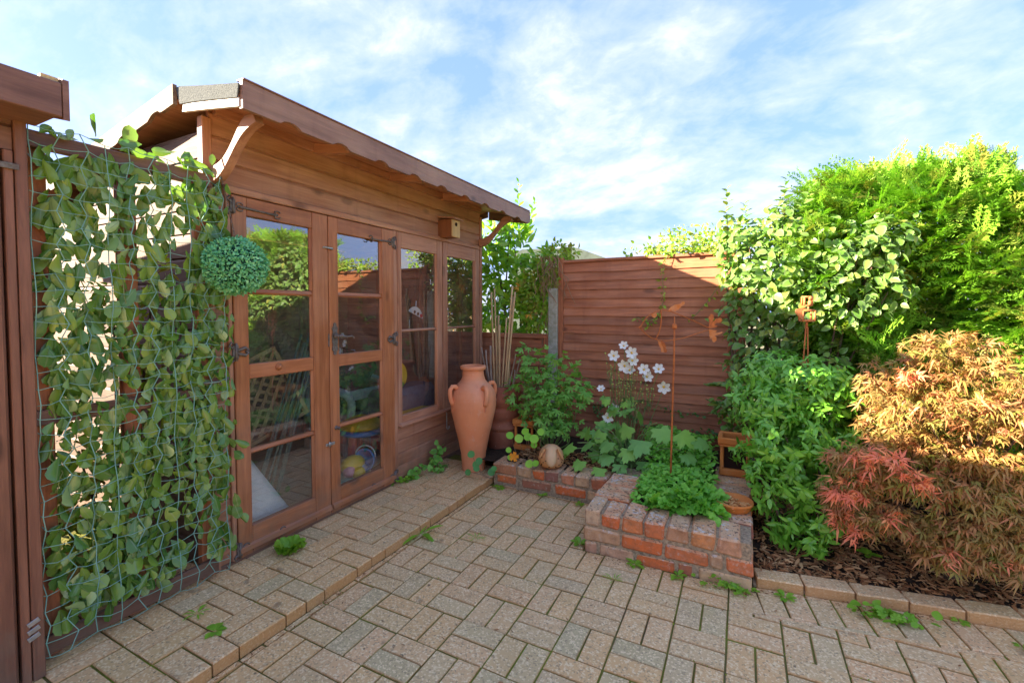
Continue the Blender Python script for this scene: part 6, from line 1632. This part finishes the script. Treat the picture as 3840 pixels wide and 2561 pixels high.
rosette('sprig of green weed below the middle of the planter front', -.27, 2.395, 0, 8, .045, .5, .6)
rosette('low leafy weed growing at the foot of the low brick wing near the terrace', -1.62, 2.99, 0, 12, .045, .5, .5)
rosette('little pale weed at the foot of the low brick wing below the sheep', -1.27, 2.99, 0, 7, .05, .5, .8)
rosette('straggling weed in the inner corner of the brick walls', -.99, 2.98, 0, 9, .04, .5, .5)
rosette('bright yellow green weed against the first edging brick', .20, 2.44, 0, 8, .05, .5, .5)
rosette('leafy weed growing out of the bark bed by the maple', .60, 2.90, .075, 9, .05, .6, .6)
rosette('thin dry grassy weed in the paving in front of the step', -1.38, 2.26, 0, 9, .06, .10, .7)
rosette('thin grassy weed in the paving before the planter', -.55, 2.21, 0, 9, .055, .10, .8)
rosette('small weed beside the grey edging brick', .86, 2.585, 0, 6, .035, .6, .4)
rosette('tiny weed between pavers beyond the grey edging brick', 1.02, 2.50, 0, 6, .035, .5, .4)
def clump(label, cx, cy, z, rx, ry, n, L):
    t = thing('weed', label, 'weed', (cx, cy, z), 'weeds in the paving joints')
    X = RNG.normal(cx, rx, n); Y = np.minimum(RNG.normal(cy, ry, n), cy + ry*1.2); an = RNG.uniform(0, 6.28, n)
    M = frames(np.c_[X, Y, z + RNG.uniform(.006, .035, n)], np.c_[np.cos(an), np.sin(an)-.3, RNG.normal(.3, .3, n)], np.c_[RNG.normal(0, .3, (n, 2)), np.ones(n)], RNG.uniform(.6, 1.2, n)*L)
    foliage(t, [tpl_frill(3), BR1], M, L_wd, 60)
clump('mat of creeping weeds at the foot of the planter below the dark brick', -.03, 2.395, 0, .055, .014, 46, .032)
clump('spreading clump of round leaved weeds lying against the edging bricks', .60, 2.475, 0, .06, .03, 44, .042)
clump('small leafy weeds at the wall foot beside the double doors', -2.25, 2.68, TZ, .014, .06, 26, .036)

# --- far roof beyond the fence
nh = thing('far_garden_building', 'low dark roof of a distant building just visible above the fence', 'building', (-3.3, 9.5, -.07))
MB().prism([(-4.7, 2.50), (-4.3, 2.66), (-3.05, 2.62), (-2.45, 2.38), (-2.4, 2.33), (-4.8, 2.40)], (0, 9.0, 0), (1, 0, 0), (0, 0, 1), (0, 2.0, 0)).build('roof', M_rooft, nh)
MB().box(-4.6, -2.6, 9.1, 10.9, -.07, 2.36, .0).build('wall', M_rooft, nh)
